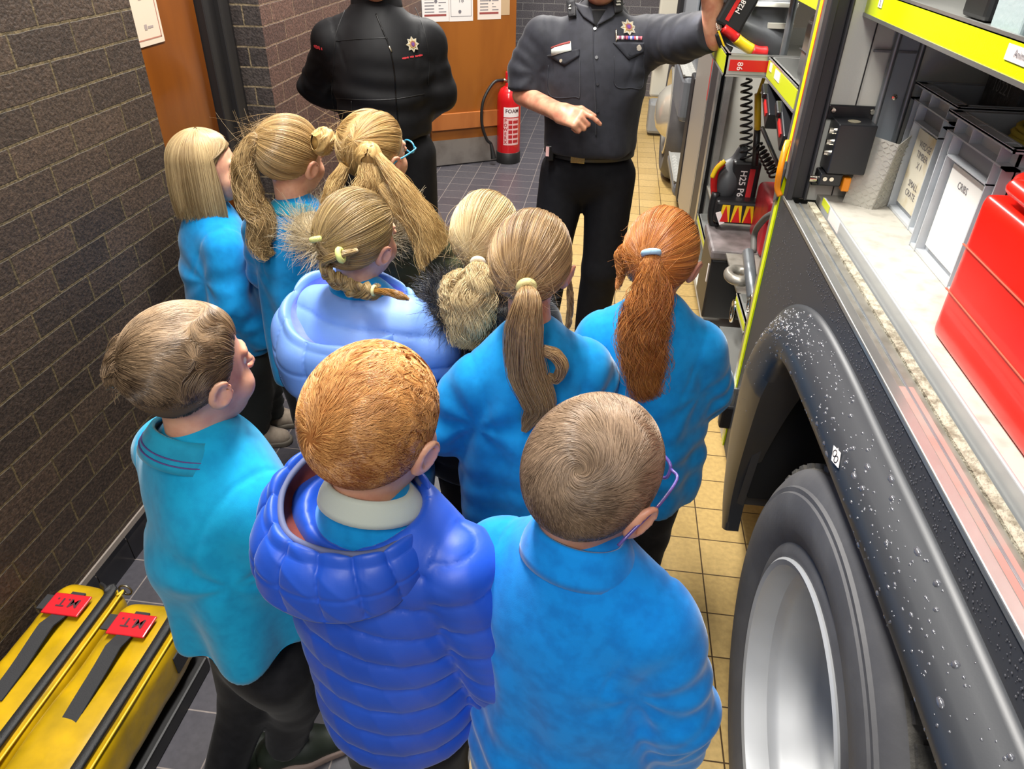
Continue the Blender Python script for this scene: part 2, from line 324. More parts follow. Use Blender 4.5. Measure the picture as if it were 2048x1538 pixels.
# hose hanging on the back wall
hm = mat('dark_red_hose', '4a2530', rough=.6, bump=.2)
B = MB(); rr = np.random.default_rng(3); hx = float(at(1078, 20, y=8.5)[0])
for k in range(7):
    x0 = hx-.2+.07*k; pts = [(x0+.1*math.sin(i*.9+k), 8.5-.03*(k % 3), 2.6-i*.13-(.1*(k % 4))) for i in range(9)]
    B.tube(smooth_pts(pts+[(x0+.03, 8.48, 1.52-.1*(k % 4)), (x0+.09, 8.5, 1.7)], 30), .017, 6)
tag(B.build('coiled_line', hm, smooth=True), 'tangle of dark red line hanging on the grey back wall', 'rope')
# fire extinguisher
ex = at(1013, 329, z=0); ex[1] += .095
t = thing('fire_extinguisher', 'red foam fire extinguisher with black base standing by the open door', 'fire extinguisher', tuple(ex))
red = mat('extinguisher_red', 'c4161c', rough=.22, coat=.4); rub = mat('black_rubber', '161616', rough=.5); wl = mat('white_label', 'efe6e4', rough=.4); rdk = mat('label_red', 'b3242c', rough=.4)
R0 = .083
MB().lathe([(0, .03), (R0, .03), (R0, .42), (R0*.93, .465), (R0*.7, .50), (.03, .515), (.026, .535), (0, .535)], ex, n=36).build('cylinder', red, t, auto=50)
MB().lathe([(0, 0), (R0+.002, 0), (R0+.003, .075), (R0, .078), (0, .078)], ex, n=36).build('base_ring', rub, t, auto=50)
c = ex+np.array([0, 0, .545]); lv = mat('valve_metal', 'b8a890', rough=.3, metal=.8)
MB().cyl(c-[0, 0, .02], c+[0, 0, .03], .017, n=14).cyl(c+[-.05, 0, .005], c+[0, 0, .005], .01, n=10).build('valve', lv, t, auto=50)
B = MB(); B.obox(c+[.035, .0, .05], (.12, .022, .012), ax=rot('Y', -14).T).obox(c+[.03, .0, .024], (.11, .02, .01), ax=rot('Y', 8).T).obox(c+[-.01, 0, .035], (.03, .026, .05)); B.build('handle', red, t, bevel=.003)
hp = smooth_pts([c+[-.04, 0, .005], c+[-.10, -.06, -.005], c+[-.160, -.12, -.11], c+[-.170, -.13, -.25], c+[-.14, -.12, -.36], c+[-.11, -.10, -.40]], 30)
MB().tube(hp, .0105, 10).build('hose', rub, t, smooth=True)
MB().tube([hp[-1], hp[-1]+[.012, -.005, -.05], hp[-1]+[.02, -.008, -.1]], [.011, .015, .02], 12).build('horn', rub, t, auto=40)
def cyl_lab(z0, z1, a0, a1, m, nm, r=.0008, n=16):
    P = np.array([[ex+[(R0+r)*math.cos(a), (R0+r)*math.sin(a), z] for z in (z0, z1)] for a in np.linspace(a0, a1, n)]); return MB().grid(P).build(nm, m, t, smooth=True)
aC = -math.pi/2+.32
cyl_lab(.325, .39, aC-.62, aC+.75, wl, 'white_label'); cyl_lab(.135, .318, aC-.62, aC+.75, mat('label_pale_red', 'e7b9b6'), 'instruction_label')
def on_cyl(s, a, z, size, m, sp=1.):   # letters wrapped on the cylinder
    B = text(MB(), s, (0, 0, 0), (1, 0, 0), (0, 1, 0), size, None, spacing=sp, bold=.02, depth=0); V = np.array(B.v); th = a+V[:, 0]/R0
    W = np.c_[ex[0]+(R0+.0014)*np.cos(th), ex[1]+(R0+.0014)*np.sin(th), ex[2]+z+V[:, 1]]; return W, B.f
W, Fc = on_cyl('FOAM', aC+.12, .364, .036, None); obj('lettering', W, Fc, mat('dark_print', '4a2a30'), t)
for i, ch in enumerate('POWERX'):
    W, Fc = on_cyl(ch, aC-.45, .30-i*.029, .03, None); obj('lettering', W, Fc, rdk, t)
for i in range(5): cyl_lab(.148+i*.033, .148+i*.033+.024, aC-.2, aC+.12, rdk, 'picture_panel', .0012, 6); cyl_lab(.15+i*.033, .15+i*.033+.02, aC+.18, aC+.68, rdk, 'text_panel', .0012, 8)
t.scale = (1.13, 1.13, 1.13)
# trolley frame with two yellow hose bags in the left foreground
def bag(x0, x1, yend, ylo, z0, h, lab):
    W = x1-x0; cx = (x0+x1)/2
    t = thing('equipment_bag', lab, 'bag', (cx, (yend+ylo)/2, z0), group='yellow holdalls by the brick wall')
    yb = _M.get('yellow_pvc') or mat('yellow_pvc', 'cfa50c', var='8a7210', vscale=11, rough=.33, coat=.2, bump=.3, bscale=22, bdist=.005, vlo=.30, vhi=.85)
    c = np.array([cx, (yend+ylo)/2, z0+h/2]); hh = np.array([W/2, (yend-ylo)/2, h/2])
    f = lambda P: sd_box(P, c, hh, .045)+.003*wav(P, 20, int(1000*abs(x1)) % 97)+.0035*ridge(P, (.5, .8, .2), .09, 5, .03)
    V, Q = nets(f, c-hh-.02, c+hh+.02, .009); obj('body', relax(V, Q, 2)+0, Q, yb, t, smooth=True)
    zt = z0+h
    zp = smooth_pts([(x1-.028, ylo, zt-.001), (x1-.028, yend-.10, zt-.001), (x1-.04, yend-.035, zt-.002), (x1-.075, yend-.006, zt-.016)], 40)
    MB().tube(zp, .0135, 8, flat=.45).build('zip', mat('black_zip', '1b1b1c', rough=.6, bump=.5, bscale=300), t, smooth=True)
    MB().tube(zp+np.array([.021, .008, -.014]), .003, 6).build('piping', mat('yellow_piping', 'd8b428', rough=.4), t, smooth=True)
    # webbing strap, lifted in the middle as a handle
    sm = mat('black_webbing', '2a2a2c', rough=.75, bump=.4, bscale=400)
    ys = np.linspace(yend-.05, ylo if ylo > yend-.6 else yend-.36, 40); xm = cx-W*.05
    up_ = np.interp(ys, [yend-.34, yend-.30, yend-.17, yend-.12, yend-.05], [0, .004, .022, .006, 0])
    P = np.array([[(xm+s*.019, y_, zt+.004+u_+.001*math.sin(40*y_)) for s in (-1, 1)] for y_, u_ in zip(ys, up_)])
    P2 = P.copy(); P2[..., 2] -= .003
    MB().grid(P).grid(P2[::-1]).build('strap', sm, t, smooth=True)
    y1 = yend-.085
    MB().box((xm-.05, y1-.045, zt+.010), (xm+.05, y1+.02, zt+.016)).build('red_wrap', mat('red_vinyl', 'c8202a', rough=.25, coat=.3), t, bevel=.004)
    MB().box((xm-.075, y1-.03, zt+.004), (xm-.045, y1+.015, zt+.008)).build('wrap_pad', sm, t)
    text(None, 'M.T.', (xm, y1-.008, zt+.0165), (-1, 0, 0), (0, -1, 0), .036, mat('dark_print', '4a2a30'), parent=t, bold=.015)
    MB().box((x1-.001, yend-.13, z0+h*.35), (x1+.004, yend-.085, z0+h*.68)).build('velcro_patch', sm, t)
    ring = np.array([x1-.05, yend+.03, z0+h*.55]); an = np.linspace(0, 2*math.pi, 20, endpoint=False)
    MB().tube([ring+[.018*math.cos(a), .004, .018*math.sin(a)] for a in an], .003, 6, closed=True).cyl(ring+[-.01, -.03, 0], ring+[.0, .0, .0], .006).build('snap_hook', mat('steel_hook', 'a59c86', rough=.25, metal=.9), t, smooth=True)
bag(-1.355, -1.165, 1.168, .30, .057, .165, 'yellow holdall with red M.T. tag lying right against the brick wall')
bag(-1.150, -.955, 1.125, .25, .060, .175, 'yellow holdall with red M.T. tag, the one further from the brick wall')
B = MB(); B.box((-1.36, .2, .0), (-.945, 1.10, .05)); tag(B.build('bag_tray', mat('black_tray', '121213', rough=.5), bevel=.006), 'low black tray on the floor under the two yellow holdalls', 'tray')
# ================================================================ the fire engine
XP = .45
gm = mat('dark_grey_paint', '3b3c40', rough=.5, coat=0); blkp = mat('black_plastic', '33363b', rough=.38, bump=.06, bscale=500, bdist=.0005)
alu = mat('aluminium', 'b9bab6', rough=.3, metal=.75, var='989a98', vscale=9, stretch=(1, .3, 1)); alud = mat('dirty_aluminium', '96938a', rough=.45, metal=.5, var='6b675d', vscale=20, vlo=.45, vhi=.8)
whp = mat('grey_white_panel', 'c9c8bf', rough=.5, bump=.25, bscale=260, bdist=.001); dirty = mat('dirty_white_floor', 'bdb9ae', var='99958a', vscale=30, rough=.6, vlo=.5, vhi=.85, stretch=(1, 1, 1))
yr = mat('yellow_reflective', 'dff000', rough=.25, bump=.3, bscale=300, bdist=.001); ylow = mat('yellow_green_trim', 'c9d420', rough=.35); rr_ = mat('red_reflective', 'c8201c', rough=.3)
blackm = mat('black_rubber_seal', '17171a', rough=.5); voidm = mat('wheel_well_black', '0b0b0c', rough=.9); chrome = mat('chrome', 'd8d2c4', rough=.12, metal=1)
steelg = mat('galvanised_steel', '8f9498', rough=.35, metal=.6, var='777c80', vscale=14); orange = mat('orange_plastic', 'f09010', rough=.35)
E_ = thing('fire_engine', 'fire engine parked on the right with open side lockers and a big rear wheel', 'fire engine', (1.6, 3, 0))
# -- skirt panel with the square arch
poly = [(1.87, .34), (1.87, 1.15), (-.6, 1.15), (-.6, 1.03), (1.30, 1.03), (1.42, .98), (1.50, .88), (1.58, .34)]
MB().prism([(p[0], p[1]) for p in poly], (XP, 0, 0), (0, 1, 0), (0, 0, 1), (.02, 0, 0)).build('side_panel', gm, E_)
B = MB(); B.box((.47, 1.56, .40), (1.5, 1.60, 1.06)).box((.47, -.6, 1.05), (1.5, 1.6, 1.09)).box((1.3, -.6, .2), (1.4, 1.6, 1.06)); B.build('wheel_well', voidm, E_)
MB().box((.47, 1.60, .34), (1.5, 1.87, 1.12)).build('panel_backing', gm, E_)
# -- mudguard
O = [(1.62, .235), (1.70, .27), (1.76, .36), (1.80, .48), (1.79, .60), (1.765, .69), (1.72, .80), (1.657, .895), (1.575, .975), (1.47, 1.04), (1.33, 1.085), (1.15, 1.10), (.9, 1.10), (.65, 1.10), (.4, 1.09), (.1, 1.07), (-.3, 1.0)]
I = [(1.56, .27), (1.575, .36), (1.57, .45), (1.55, .54), (1.52, .64), (1.485, .74), (1.445, .83), (1.41, .90), (1.375, .945), (1.33, .965), (1.2, .98), (.97, .992), (.68, 1.0), (.42, .995), (.12, .97), (-.28, .9)]
O = smooth_pts([(0, *p) for p in O], 240)[:, 1:]; I = smooth_pts([(0, *p) for p in I], 240)[:, 1:]
prof = [(0, .452), (.0, .446), (.07, .438), (.16, .428), (.30, .409), (.45, .396), (.6, .392), (.78, .395), (.93, .401), (1.0, .41), (1.0, .425), (.97, .50)]
P = np.array([[(.452-(.452-x)*min(1, .38+.62*(k/89)**1.5), *(o*(1-s)+i*s)) for s, x in prof] for k, (o, i) in enumerate(zip(O, I))])
B = MB().grid(P); n_ = len(prof); B.add(P[0], [tuple(range(n_))]); mudg = B.build('mudguard', blkp, E_, auto=60)
wlab = mat('white_label', 'efe6e4')
# -- wheel
wc = np.array([.415, .84, .485]); AX = (1, 0, 0)
tm = mat('tyre_rubber', '4d4d50', var='59595b', vscale=9, rough=.6, bump=.15, bscale=90); tm2 = mat('tyre_tread', '45433f', rough=.75, var='55524c', vscale=40, bump=.8, bscale=70, bdist=.004)
w_ = MB().lathe([(.292, .018), (.300, .006), (.315, .004), (.33, .010), (.338, .006), (.36, -.004), (.40, -.008), (.425, -.004), (.428, .0), (.437, .0), (.44, .006), (.456, .012), (.47, .024), (.474, .030)], wc, AX, 96).build('tyre', tm, E_, auto=40)
prof = [(.474, .030), (.480, .045), (.485, .07)]
for g in (.10, .145, .19): prof += [(.486, g-.008), (.474, g-.006), (.474, g+.006), (.486, g+.008)]
prof += [(.485, .23), (.47, .27), (.30, .28)]
B = MB().lathe(prof, wc, AX, 96)
for k in range(60):
    a = 2*math.pi*k/60; rad = np.array([0, math.cos(a), math.sin(a)]); tg = np.array([0, -math.sin(a), math.cos(a)])
    B.obox(wc+rad*.481+np.array([.05, 0, 0]), (.03, .028, .010), ax=[(1, 0, 0), tg, rad])
B.build('tread', tm2, E_)
rim = mat('silver_rim', 'b4b6b8', rough=.48, metal=.3, var='a8aaac', vscale=5)
MB().lathe([(.298, .012), (.301, .002), (.296, -.002), (.286, .002), (.283, .012), (.280, .05), (.268, .062), (.262, .075), (.258, .13), (.245, .15), (.235, .165), (.225, .20), (.19, .225), (.13, .232), (.125, .20), (.06, .195), (0, .19)], wc, AX, 96).build('rim', rim, E_, auto=35)
for k in range(10):
    a = 2*math.pi*k/10; q = wc+np.array([.222, .165*math.cos(a), .165*math.sin(a)]); MB().lathe([(0, -.03), (.013, -.03), (.016, -.005), (.016, 0)], q, AX, 6).build('wheel_nut', steelg, E_)
# -- vertical reflective edge: white, yellow, red, silver
def vstrip(y0, y1, z0, z1, x0, x1, m, nm, **k): return MB().box((x0, y0, z0), (x1, y1, z1)).build(nm, m, E_, **k)
vstrip(1.895, 1.925, .34, 2.3, .448, .50, alu, 'edge_trim'); vstrip(1.868, 1.895, .34, 2.3, .446, .48, yr, 'yellow_stripe')
vstrip(1.860, 1.868, 1.2, 2.3, .446, .48, rr_, 'red_stripe'); vstrip(1.835, 1.860, 1.2, 2.3, .446, .48, alu, 'silver_stripe')
# roller guide channel
B = MB(); B.box((.447, 1.80, 1.16), (.453, 1.835, 2.3)).box((.453, 1.815, 1.16), (.49, 1.84, 2.3)).box((.490, 1.80, 1.16), (.496, 1.84, 2.3)).box((.447, 1.798, 1.16), (.462, 1.802, 2.3)); B.build('roller_guide', mat('dark_guide', '2c2c2f', rough=.45, bump=.1, bscale=80), E_, bevel=.002)
MB().box((.46, 1.925, .30), (1.2, 1.935, 2.3)).build('partition_back', whp, E_)
MB().box((.49, 1.84, 1.15), (1.2, 1.86, 2.3)).build('partition', whp, E_)
MB().box((.562, 1.836, 1.15), (.564, 1.84, 2.0)).build('panel_seam', blackm, E_)
B = MB()
for x in (.612, .668): B.cyl((x, 1.83, 1.16), (x, 1.83, 1.545), .007, n=10)
B.mat(1).box((.617, 1.834, 1.16), (.663, 1.84, 1.545)); B.build('conduit_rails', [steelg, mat('blue_grey_plate', '8e969d', rough=.4)], E_, auto=40)
MB().box((.57, 1.832, 1.492), (.66, 1.84, 1.497)).build('bracket_line', steelg, E_)
MB().lathe([(0, .004), (.006, .003), (.007, 0)], (.641, 1.834, 1.40), (0, -1, 0), 12).build('screw', chrome, E_)
# -- sill
MB().box((.447, -.6, 1.150), (.466, 1.832, 1.160)).build('sill_edge', alu, E_, bevel=.002)
B = MB(); B.box((.466, -.6, 1.140), (.522, 1.80, 1.152)).mat(1).box((.480, -.6, 1.152), (.484, 1.80, 1.154)).mat(2).box((.468, -.6, 1.1525), (.492, .98, 1.1532)).mat(3).box((.500, -.6, 1.150), (.516, 1.80, 1.158))
B.build('sill_track', [alud, steelg, mat('faded_red_tape', 'b08078', rough=.5, var='9c8f88', vscale=12), mat('brush_seal', 'b5af9c', rough=.9, bump=1, bscale=220, bdist=.004, var='7d7563', vscale=60)], E_, bevel=.001)
MB().box((.524, -.6, 1.145), (.530, 1.765, 1.182)).build('locker_lip', mat('pale_lip', 'b9bdbf', rough=.35, metal=.3), E_, bevel=.002)
MB().box((.5235, 1.70, 1.165), (.5245, 1.765, 1.182)).build('lip_yellow_mark', ylow, E_)
MB().box((.5232, 1.60, 1.155), (.5242, 1.69, 1.182)).build('lip_label', wlab, E_)
MB().box((.53, -.6, 1.145), (1.2, 1.84, 1.165)).build('locker_floor', dirty, E_)
MB().box((1.05, -.6, 1.16), (1.07, 1.84, 2.3)).build('locker_back', mat('dark_grey_back', '4a4744', rough=.7), E_)  # back wall in one even dark grey
# -- yellow fronted shelf over the crates
B = MB(); B.box((.53, -.6, 1.569), (.536, 1.84, 1.612)); B.build('shelf_front', yr, E_)
B = MB(); B.box((.53, -.6, 1.610), (.536, 1.84, 1.617)).box((.528, -.6, 1.562), (.56, 1.84, 1.569)).box((.536, -.6, 1.59), (1.05, 1.84, 1.600)); B.build('shelf', alu, E_)
c0 = at(1762, 5, x=.529); MB().box((.5285, c0[1]-.012, 1.588), (.5292, c0[1]+.014, 1.612)).build('shelf_label', wlab, E_)
text(None, '2', (.5280, c0[1], 1.596), (0, -1, 0), (0, 0, 1), .014, blackm, parent=E_, depth=.0003)
c0 = at(2040, 95, x=.529); MB().box((.5285, .55, 1.586), (.5292, c0[1]+.032, 1.606)).build('shelf_label', wlab, E_)
text(None, 'Animal Rescue', (.5280, c0[1]-.035, 1.597), (0, -1, 0), (0, 0, 1), .014, mat('grey_print', '6d6a70'), parent=E_, depth=.0003)
# -- black latch block and chequer plate bracket on the partition
B = MB(); B.box((.503, 1.832, 1.345), (.614, 1.84, 1.378)).box((.515, 1.76, 1.24), (.60, 1.835, 1.352)).box((.508, 1.78, 1.205), (.56, 1.83, 1.235)).box((.50, 1.81, 1.195), (.575, 1.835, 1.205))
bb = B.build('latch_block', mat('satin_black', '1e1f22', rough=.3), E_, bevel=.003)
for x, z in ((.515, 1.366), (.602, 1.366)): MB().lathe([(0, .004), (.005, .004), (.007, 0)], (x, 1.832, z), (0, -1, 0), 12).build('latch_bolt', chrome, bb)
for z in (1.28, 1.305, 1.33): MB().lathe([(0, .010), (.006, .010), (.007, 0)], (.515, 1.79, z), (-1, 0, 0), 12).build('latch_bolt', chrome, bb)
for x in (.52, .535): MB().lathe([(0, .003), (.005, .003), (.006, 0)], (x, 1.78, 1.222), (0, -1, 0), 12).build('latch_bolt', chrome, bb)
MB().cyl((.49, 1.80, 1.215), (.506, 1.80, 1.215), .009, n=14).build('latch_spindle', chrome, bb, auto=40)
B = MB(); B.lathe([(0, .001), (.014, .001), (.014, 0)], (.555, 1.79, 1.3525), (0, 0, 1), 18); B.build('latch_disc', mat('brass_disc', 'b0a890', rough=.3, metal=.5), bb)
MB().box((.562, 1.775, 1.195), (.58, 1.80, 1.228)).build('latch_knob', orange, bb, bevel=.003)
cp = mat('chequer_plate', 'bdbbb2', rough=.4, metal=.3)
nn = 26; Pg = np.zeros((2, 2, 3))
BL, BM, BR = np.array([.578, 1.79, 1.166]), np.array([.634, 1.75, 1.160]), np.array([.700, 1.80, 1.170]); TL, TM, TR = np.array([.598, 1.79, 1.325]), np.array([.650, 1.745, 1.318]), np.array([.706, 1.80, 1.345])
B = MB()
for a, b, c2, d in ((BL, BM, TM, TL), (BM, BR, TR, TM)):
    B.grid(np.array([[a+(b-a)*u+((d+(c2-d)*u)-(a+(b-a)*u))*v for v in (0, 1)] for u in (0, 1)]))
    nrm = np.cross(b-a, d-a); nrm *= (-1 if nrm[1] > 0 else 1)/np.linalg.norm(nrm)
    for i in range(7):
        for j in range(17):
            u, v = (i+.5)/7, (j+.5)/17; q = (a*(1-u)+b*u)*(1-v)+(d*(1-u)+c2*u)*v; s = 1 if (i+j) % 2 else -1; e1 = (b-a)/np.linalg.norm(b-a); e2 = np.cross(nrm, e1); dd = (e1*s*.5+e2*.8)
            B.obox(q+nrm*.0022, (.0085, .0024, .0020), ax=[e1*.8+e2*.5*s, dd-(e1*.8+e2*.5*s)*dd.dot(e1*.8+e2*.5*s), nrm])
B.grid(np.array([[BL+[-.0, -.004, -.003], BM+[0, -.025, -.001]], [BL, BM]])); o = B.build('chequer_bracket', cp, E_); o.modifiers.new('s', 'SOLIDIFY').thickness = .0015
# -- front locker box (full height)
B = MB(); B.box((.46, 1.93, .30), (1.2, 3.45, .33)).box((1.18, 1.93, .3), (1.2, 3.45, 2.3)).box((.50, 3.38, .30), (1.2, 3.40, 2.3)); B.build('front_locker', whp, E_)
B = MB(); B.box((.448, 3.36, .30), (.458, 3.42, 2.3)).box((.475, 3.34, .30), (.505, 3.38, 2.3)); B.build('front_guide_rail', alu, E_, bevel=.002)
B = MB(); B.box((.449, 3.42, .30), (.50, 3.62, 2.3)); B.build('front_guide', mat('dark_guide'), E_)
MB().box((.447, 3.62, .30), (.50, 3.64, 2.3)).build('white_edge', alu, E_)
MB().box((.448, 3.64, 1.0), (.50, 3.68, 2.3)).build('red_edge', rr_, E_)
MB().box((.45, 3.68, .30), (1.2, 4.35, .72)).box((.45, 3.68, .72), (1.2, 4.3, 2.3)).build('cab_side', mat('grey_side_plate', 'a29c93', rough=.35, metal=.3), E_)
MB().box((.444, 4.30, .28), (.6, 4.48, .98)).build('cab_post', blackm, E_, bevel=.01)
# cab steps and front wheel beyond
B = MB(); B.box((.47, 4.48, .95), (1.2, 6.6, 2.4)).box((.40, 4.48, .70), (.9, 5.15, .95)).box((.43, 4.48, .25), (.9, 5.2, .34)); B.build('cab', mat('cab_grey', '6c7076', rough=.4, var='5f6368', vscale=4), E_, bevel=.03)
for (x0, x1, y0, y1, z) in ((.40, .55, 4.5, 5.1, .955), (.43, .6, 4.5, 5.15, .345)):
    B = MB()
    for i in range(9):
        for j in range(3): B.add([(x0+.012+j*.05, y0+.02+i*.064, z), (x0+.05+j*.05, y0+.02+i*.064, z), (x0+.03+j*.05, y0+.065+i*.064, z+.012), (x0+.03+j*.05, y0+.03+i*.064, z+.012)], [(0, 1, 2), (0, 2, 3), (0, 3, 1)])
    B.box((x0, y0, z-.006), (x0+.01, y1, z+.006)).box((x0, y0, z-.004), (x1, y1, z))
    B.build('step_tread', mat('tread_grip', 'b5b5b0', rough=.4, metal=.4), E_)
wf = np.array([.43, 5.72, .49])
MB().lathe([(.30, .03), (.34, .0), (.42, -.01), (.47, .03), (.49, .08), (.49, .28)], wf, AX, 48).build('front_tyre', tm, E_, auto=40)
MB().lathe([(.30, .02), (.305, -.005), (.29, -.01), (.27, .03), (.2, .03), (.17, -.03), (.12, -.075), (.06, -.09), (0, -.092)], wf, AX, 48).build('front_wheel_trim', mat('polished_trim', 'd8d4c6', rough=.22, metal=.6), E_, auto=40)
MB().box((.35, 7.12, .30), (1.1, 7.2, 2.3)).build('open_cab_door', mat('cream_paint', 'c9c5b6', rough=.4), E_, bevel=.02)
MB().box((.35, 6.9, .02), (1.1, 7.1, .30)).build('front_bumper', mat('bumper_grey', '8d8f90', rough=.4), E_, bevel=.03)
MB().box((.443, 6.02, .60), (.6, 6.3, 2.2)).build('door_gap', blackm, E_)
lampp = at(1313, 117, y=7.08); MB().lathe([(0, .02), (.035, .015), (.045, 0)], lampp, (0, -1, 0), 20).build('marker_lamp', orange, E_, auto=50)
B = MB(); B.box((.45, 4.8, 1.05), (.465, 5.6, 2.2)); B.build('cab_door', mat('cab_door_grey', '8b9299', rough=.35), E_, bevel=.006)
# -- orange handle and grey latch of the roller door
hpts = smooth_pts([at(1576, 282, x=.435), at(1570, 300, x=.425), at(1560, 340, x=.42), at(1555, 375, x=.425), at(1560, 392, x=.435)], 24)
MB().tube(hpts, .0075, 10, flat=.5).build('orange_handle', orange, E_, smooth=True)
B = MB(); B.prism([(0, .0), (.05, .045), (.055, .025), (.04, -.06), (.01, -.075), (0, -.03)], at(1556, 345, x=.44), (0, -1, 0), (0, 0, 1), (.006, 0, 0)); B.build('handle_latch', mat('grey_latch', '5d6266', rough=.35, metal=.4), E_, bevel=.003)
# -- water drops beaded on the panel and mudguard
dm = mat('water_drop', '55565c', rough=.04, spec=1, coat=1)
B = MB(); r5 = np.random.default_rng(11)
def drop(p, n, r, el=1.0):
    x, y, d = frame(n); k = 7; V = [p+d*r*.55]+[p+x*r*el*.75*math.cos(a)+y*r*.75*math.sin(a)+d*r*.38 for a in np.linspace(0, 2*math.pi, k, endpoint=False)]+[p+x*r*el*math.cos(a)+y*r*math.sin(a) for a in np.linspace(0, 2*math.pi, k, endpoint=False)]
    B.add(V, [(0, 1+i, 1+(i+1) % k) for i in range(k)]+[(1+i, 1+k+i, 1+k+(i+1) % k, 1+(i+1) % k) for i in range(k)])
for _ in range(900):
    yy = 1.86-1.5*r5.random()**1.0; zz = 1.105+.04*r5.random() if yy < 1.5 else .9+.24*r5.random()*(1 if yy > 1.6 else .8)
    drop(np.array([.4495, yy, zz]), (-1, 0, 0), r5.uniform(.0006, .0017))
nG, mG = P.shape[:2]
for _ in range(760):
    i = int(np.clip(r5.normal(158, 44), 68, nG-3)); j = r5.choice([2, 3, 4, 4, 3, 5, 6, 7], p=[.15, .2, .2, .15, .1, .1, .05, .05]); u, v = r5.random(2)
    q = (P[i, j]*(1-u)+P[i+1, j]*u)*(1-v)+(P[i, j+1]*(1-u)+P[i+1, j+1]*u)*v; nrm = np.cross(P[i+1, j]-P[i, j], P[i, j+1]-P[i, j]); nrm = nrm*(-1 if nrm[0] > 0 else 1)
    drop(q, nrm, r5.uniform(.0009, .0026) if r5.random() < .88 else r5.uniform(.003, .006), 1.8 if r5.random() < .2 else 1)
tag(B.build('water_drops', dm, smooth=True), 'beads of rain water on the dark panel and black mudguard', 'water drops', kind='stuff')
# ================================================================ people
skin = mat('skin_fair', 'e2ab8c', var='d4957a', vscale=30, rough=.45, sss=.12); skin2 = mat('skin_adult', 'd49c7e', var='bd7a62', vscale=26, rough=.45, sss=.12, bump=.15, bscale=300, bdist=.001)
def fabric(n, c, v=None, rough=.85, bump=.25, bs=900, sheen=.3): return mat(n, c, var=v, vscale=40, rough=rough, bump=bump, bscale=bs, bdist=.001, sheen=sheen, spec=.22)
teal = fabric('teal_sweatshirt', '0f9fcb', '0c93c0'); blue = fabric('bright_blue_fleece', '0a8fe8', '087fd6'); blue2 = fabric('school_blue_sweatshirt', '0d8ecf', '0a82c2')
blackt = fabric('black_trousers', '17171a', '1f1f22', sheen=.1); navyc = fabric('dark_coat', '15171d', rough=.6)
teal_c = fabric('teal_collar', '1f94b4', '1b88a8')
HC = np.array([0, -.012, .022]); HR = np.array([.078, .097, .090])
def dirs_in(n): return n/_n3(n)[:, None]
def zlim(ny, style='short'):
    if style == 'long': return np.interp(ny, [-1, -.3, .3, .62, 1], [-.80, -.62, -.15, .30, .50])
    return np.interp(ny, [-1, -.45, .0, .32, .6, 1], [-.84, -.74, -.42, -.18, .36, .48])
def head_sdf(P, ears=True, adult=False):
    d = sd_ell(P, (0, -.012, .02), (.073, .092, .084)); d = smin(d, sd_ell(P, (0, .025, -.03), (.058, .062, .075)), .02)
    d = smin(d, sd_ell(P, (0, .045, -.07), (.038, .038, .032)), .025)
    for s in (-1, 1):
        d = smin(d, sd_ell(P, (s*.032, .058, -.038), (.027, .026, .028)), .015); d = smax(d, -sd_ell(P, (s*.031, .104, .004), (.017, .019, .012)), .012)
        d = smin(d, sd_ell(P, (s*.031, .081, .002), (.012, .009, .008)), .004); d = smin(d, sd_cone(P, (s*.015, .084, .020), (s*.043, .072, .020), .007, .005), .012)
    d = smin(d, sd_cone(P, (0, .090, .006), (0, .106, -.024), .006, .0095), .008)
    for s in (-1, 1): d = smin(d, sd_ell(P, (s*.009, .098, -.028), (.007, .009, .006)), .005)
    d = smin(d, sd_ell(P, (0, .090, -.049), (.019, .0095, .0055)), .004); d = smin(d, sd_ell(P, (0, .088, -.058), (.016, .010, .006)), .004)
    if ears:
        for s in (-1, 1):
            R = rot('Y', s*18) @ rot('Z', s*-22); c = np.array([s*.079, -.006, -.014])
            e = sd_ell(P, c, (.0085, .020, .031), R); e = smax(e, -sd_ell(P, c+[s*.008, .002, .003], (.007, .012, .020), R), .004); e = smin(e, sd_ell(P, c+[-s*.003, .008, -.004], (.006, .008, .013), R), .006); d = smin(d, e, .006)
    return d
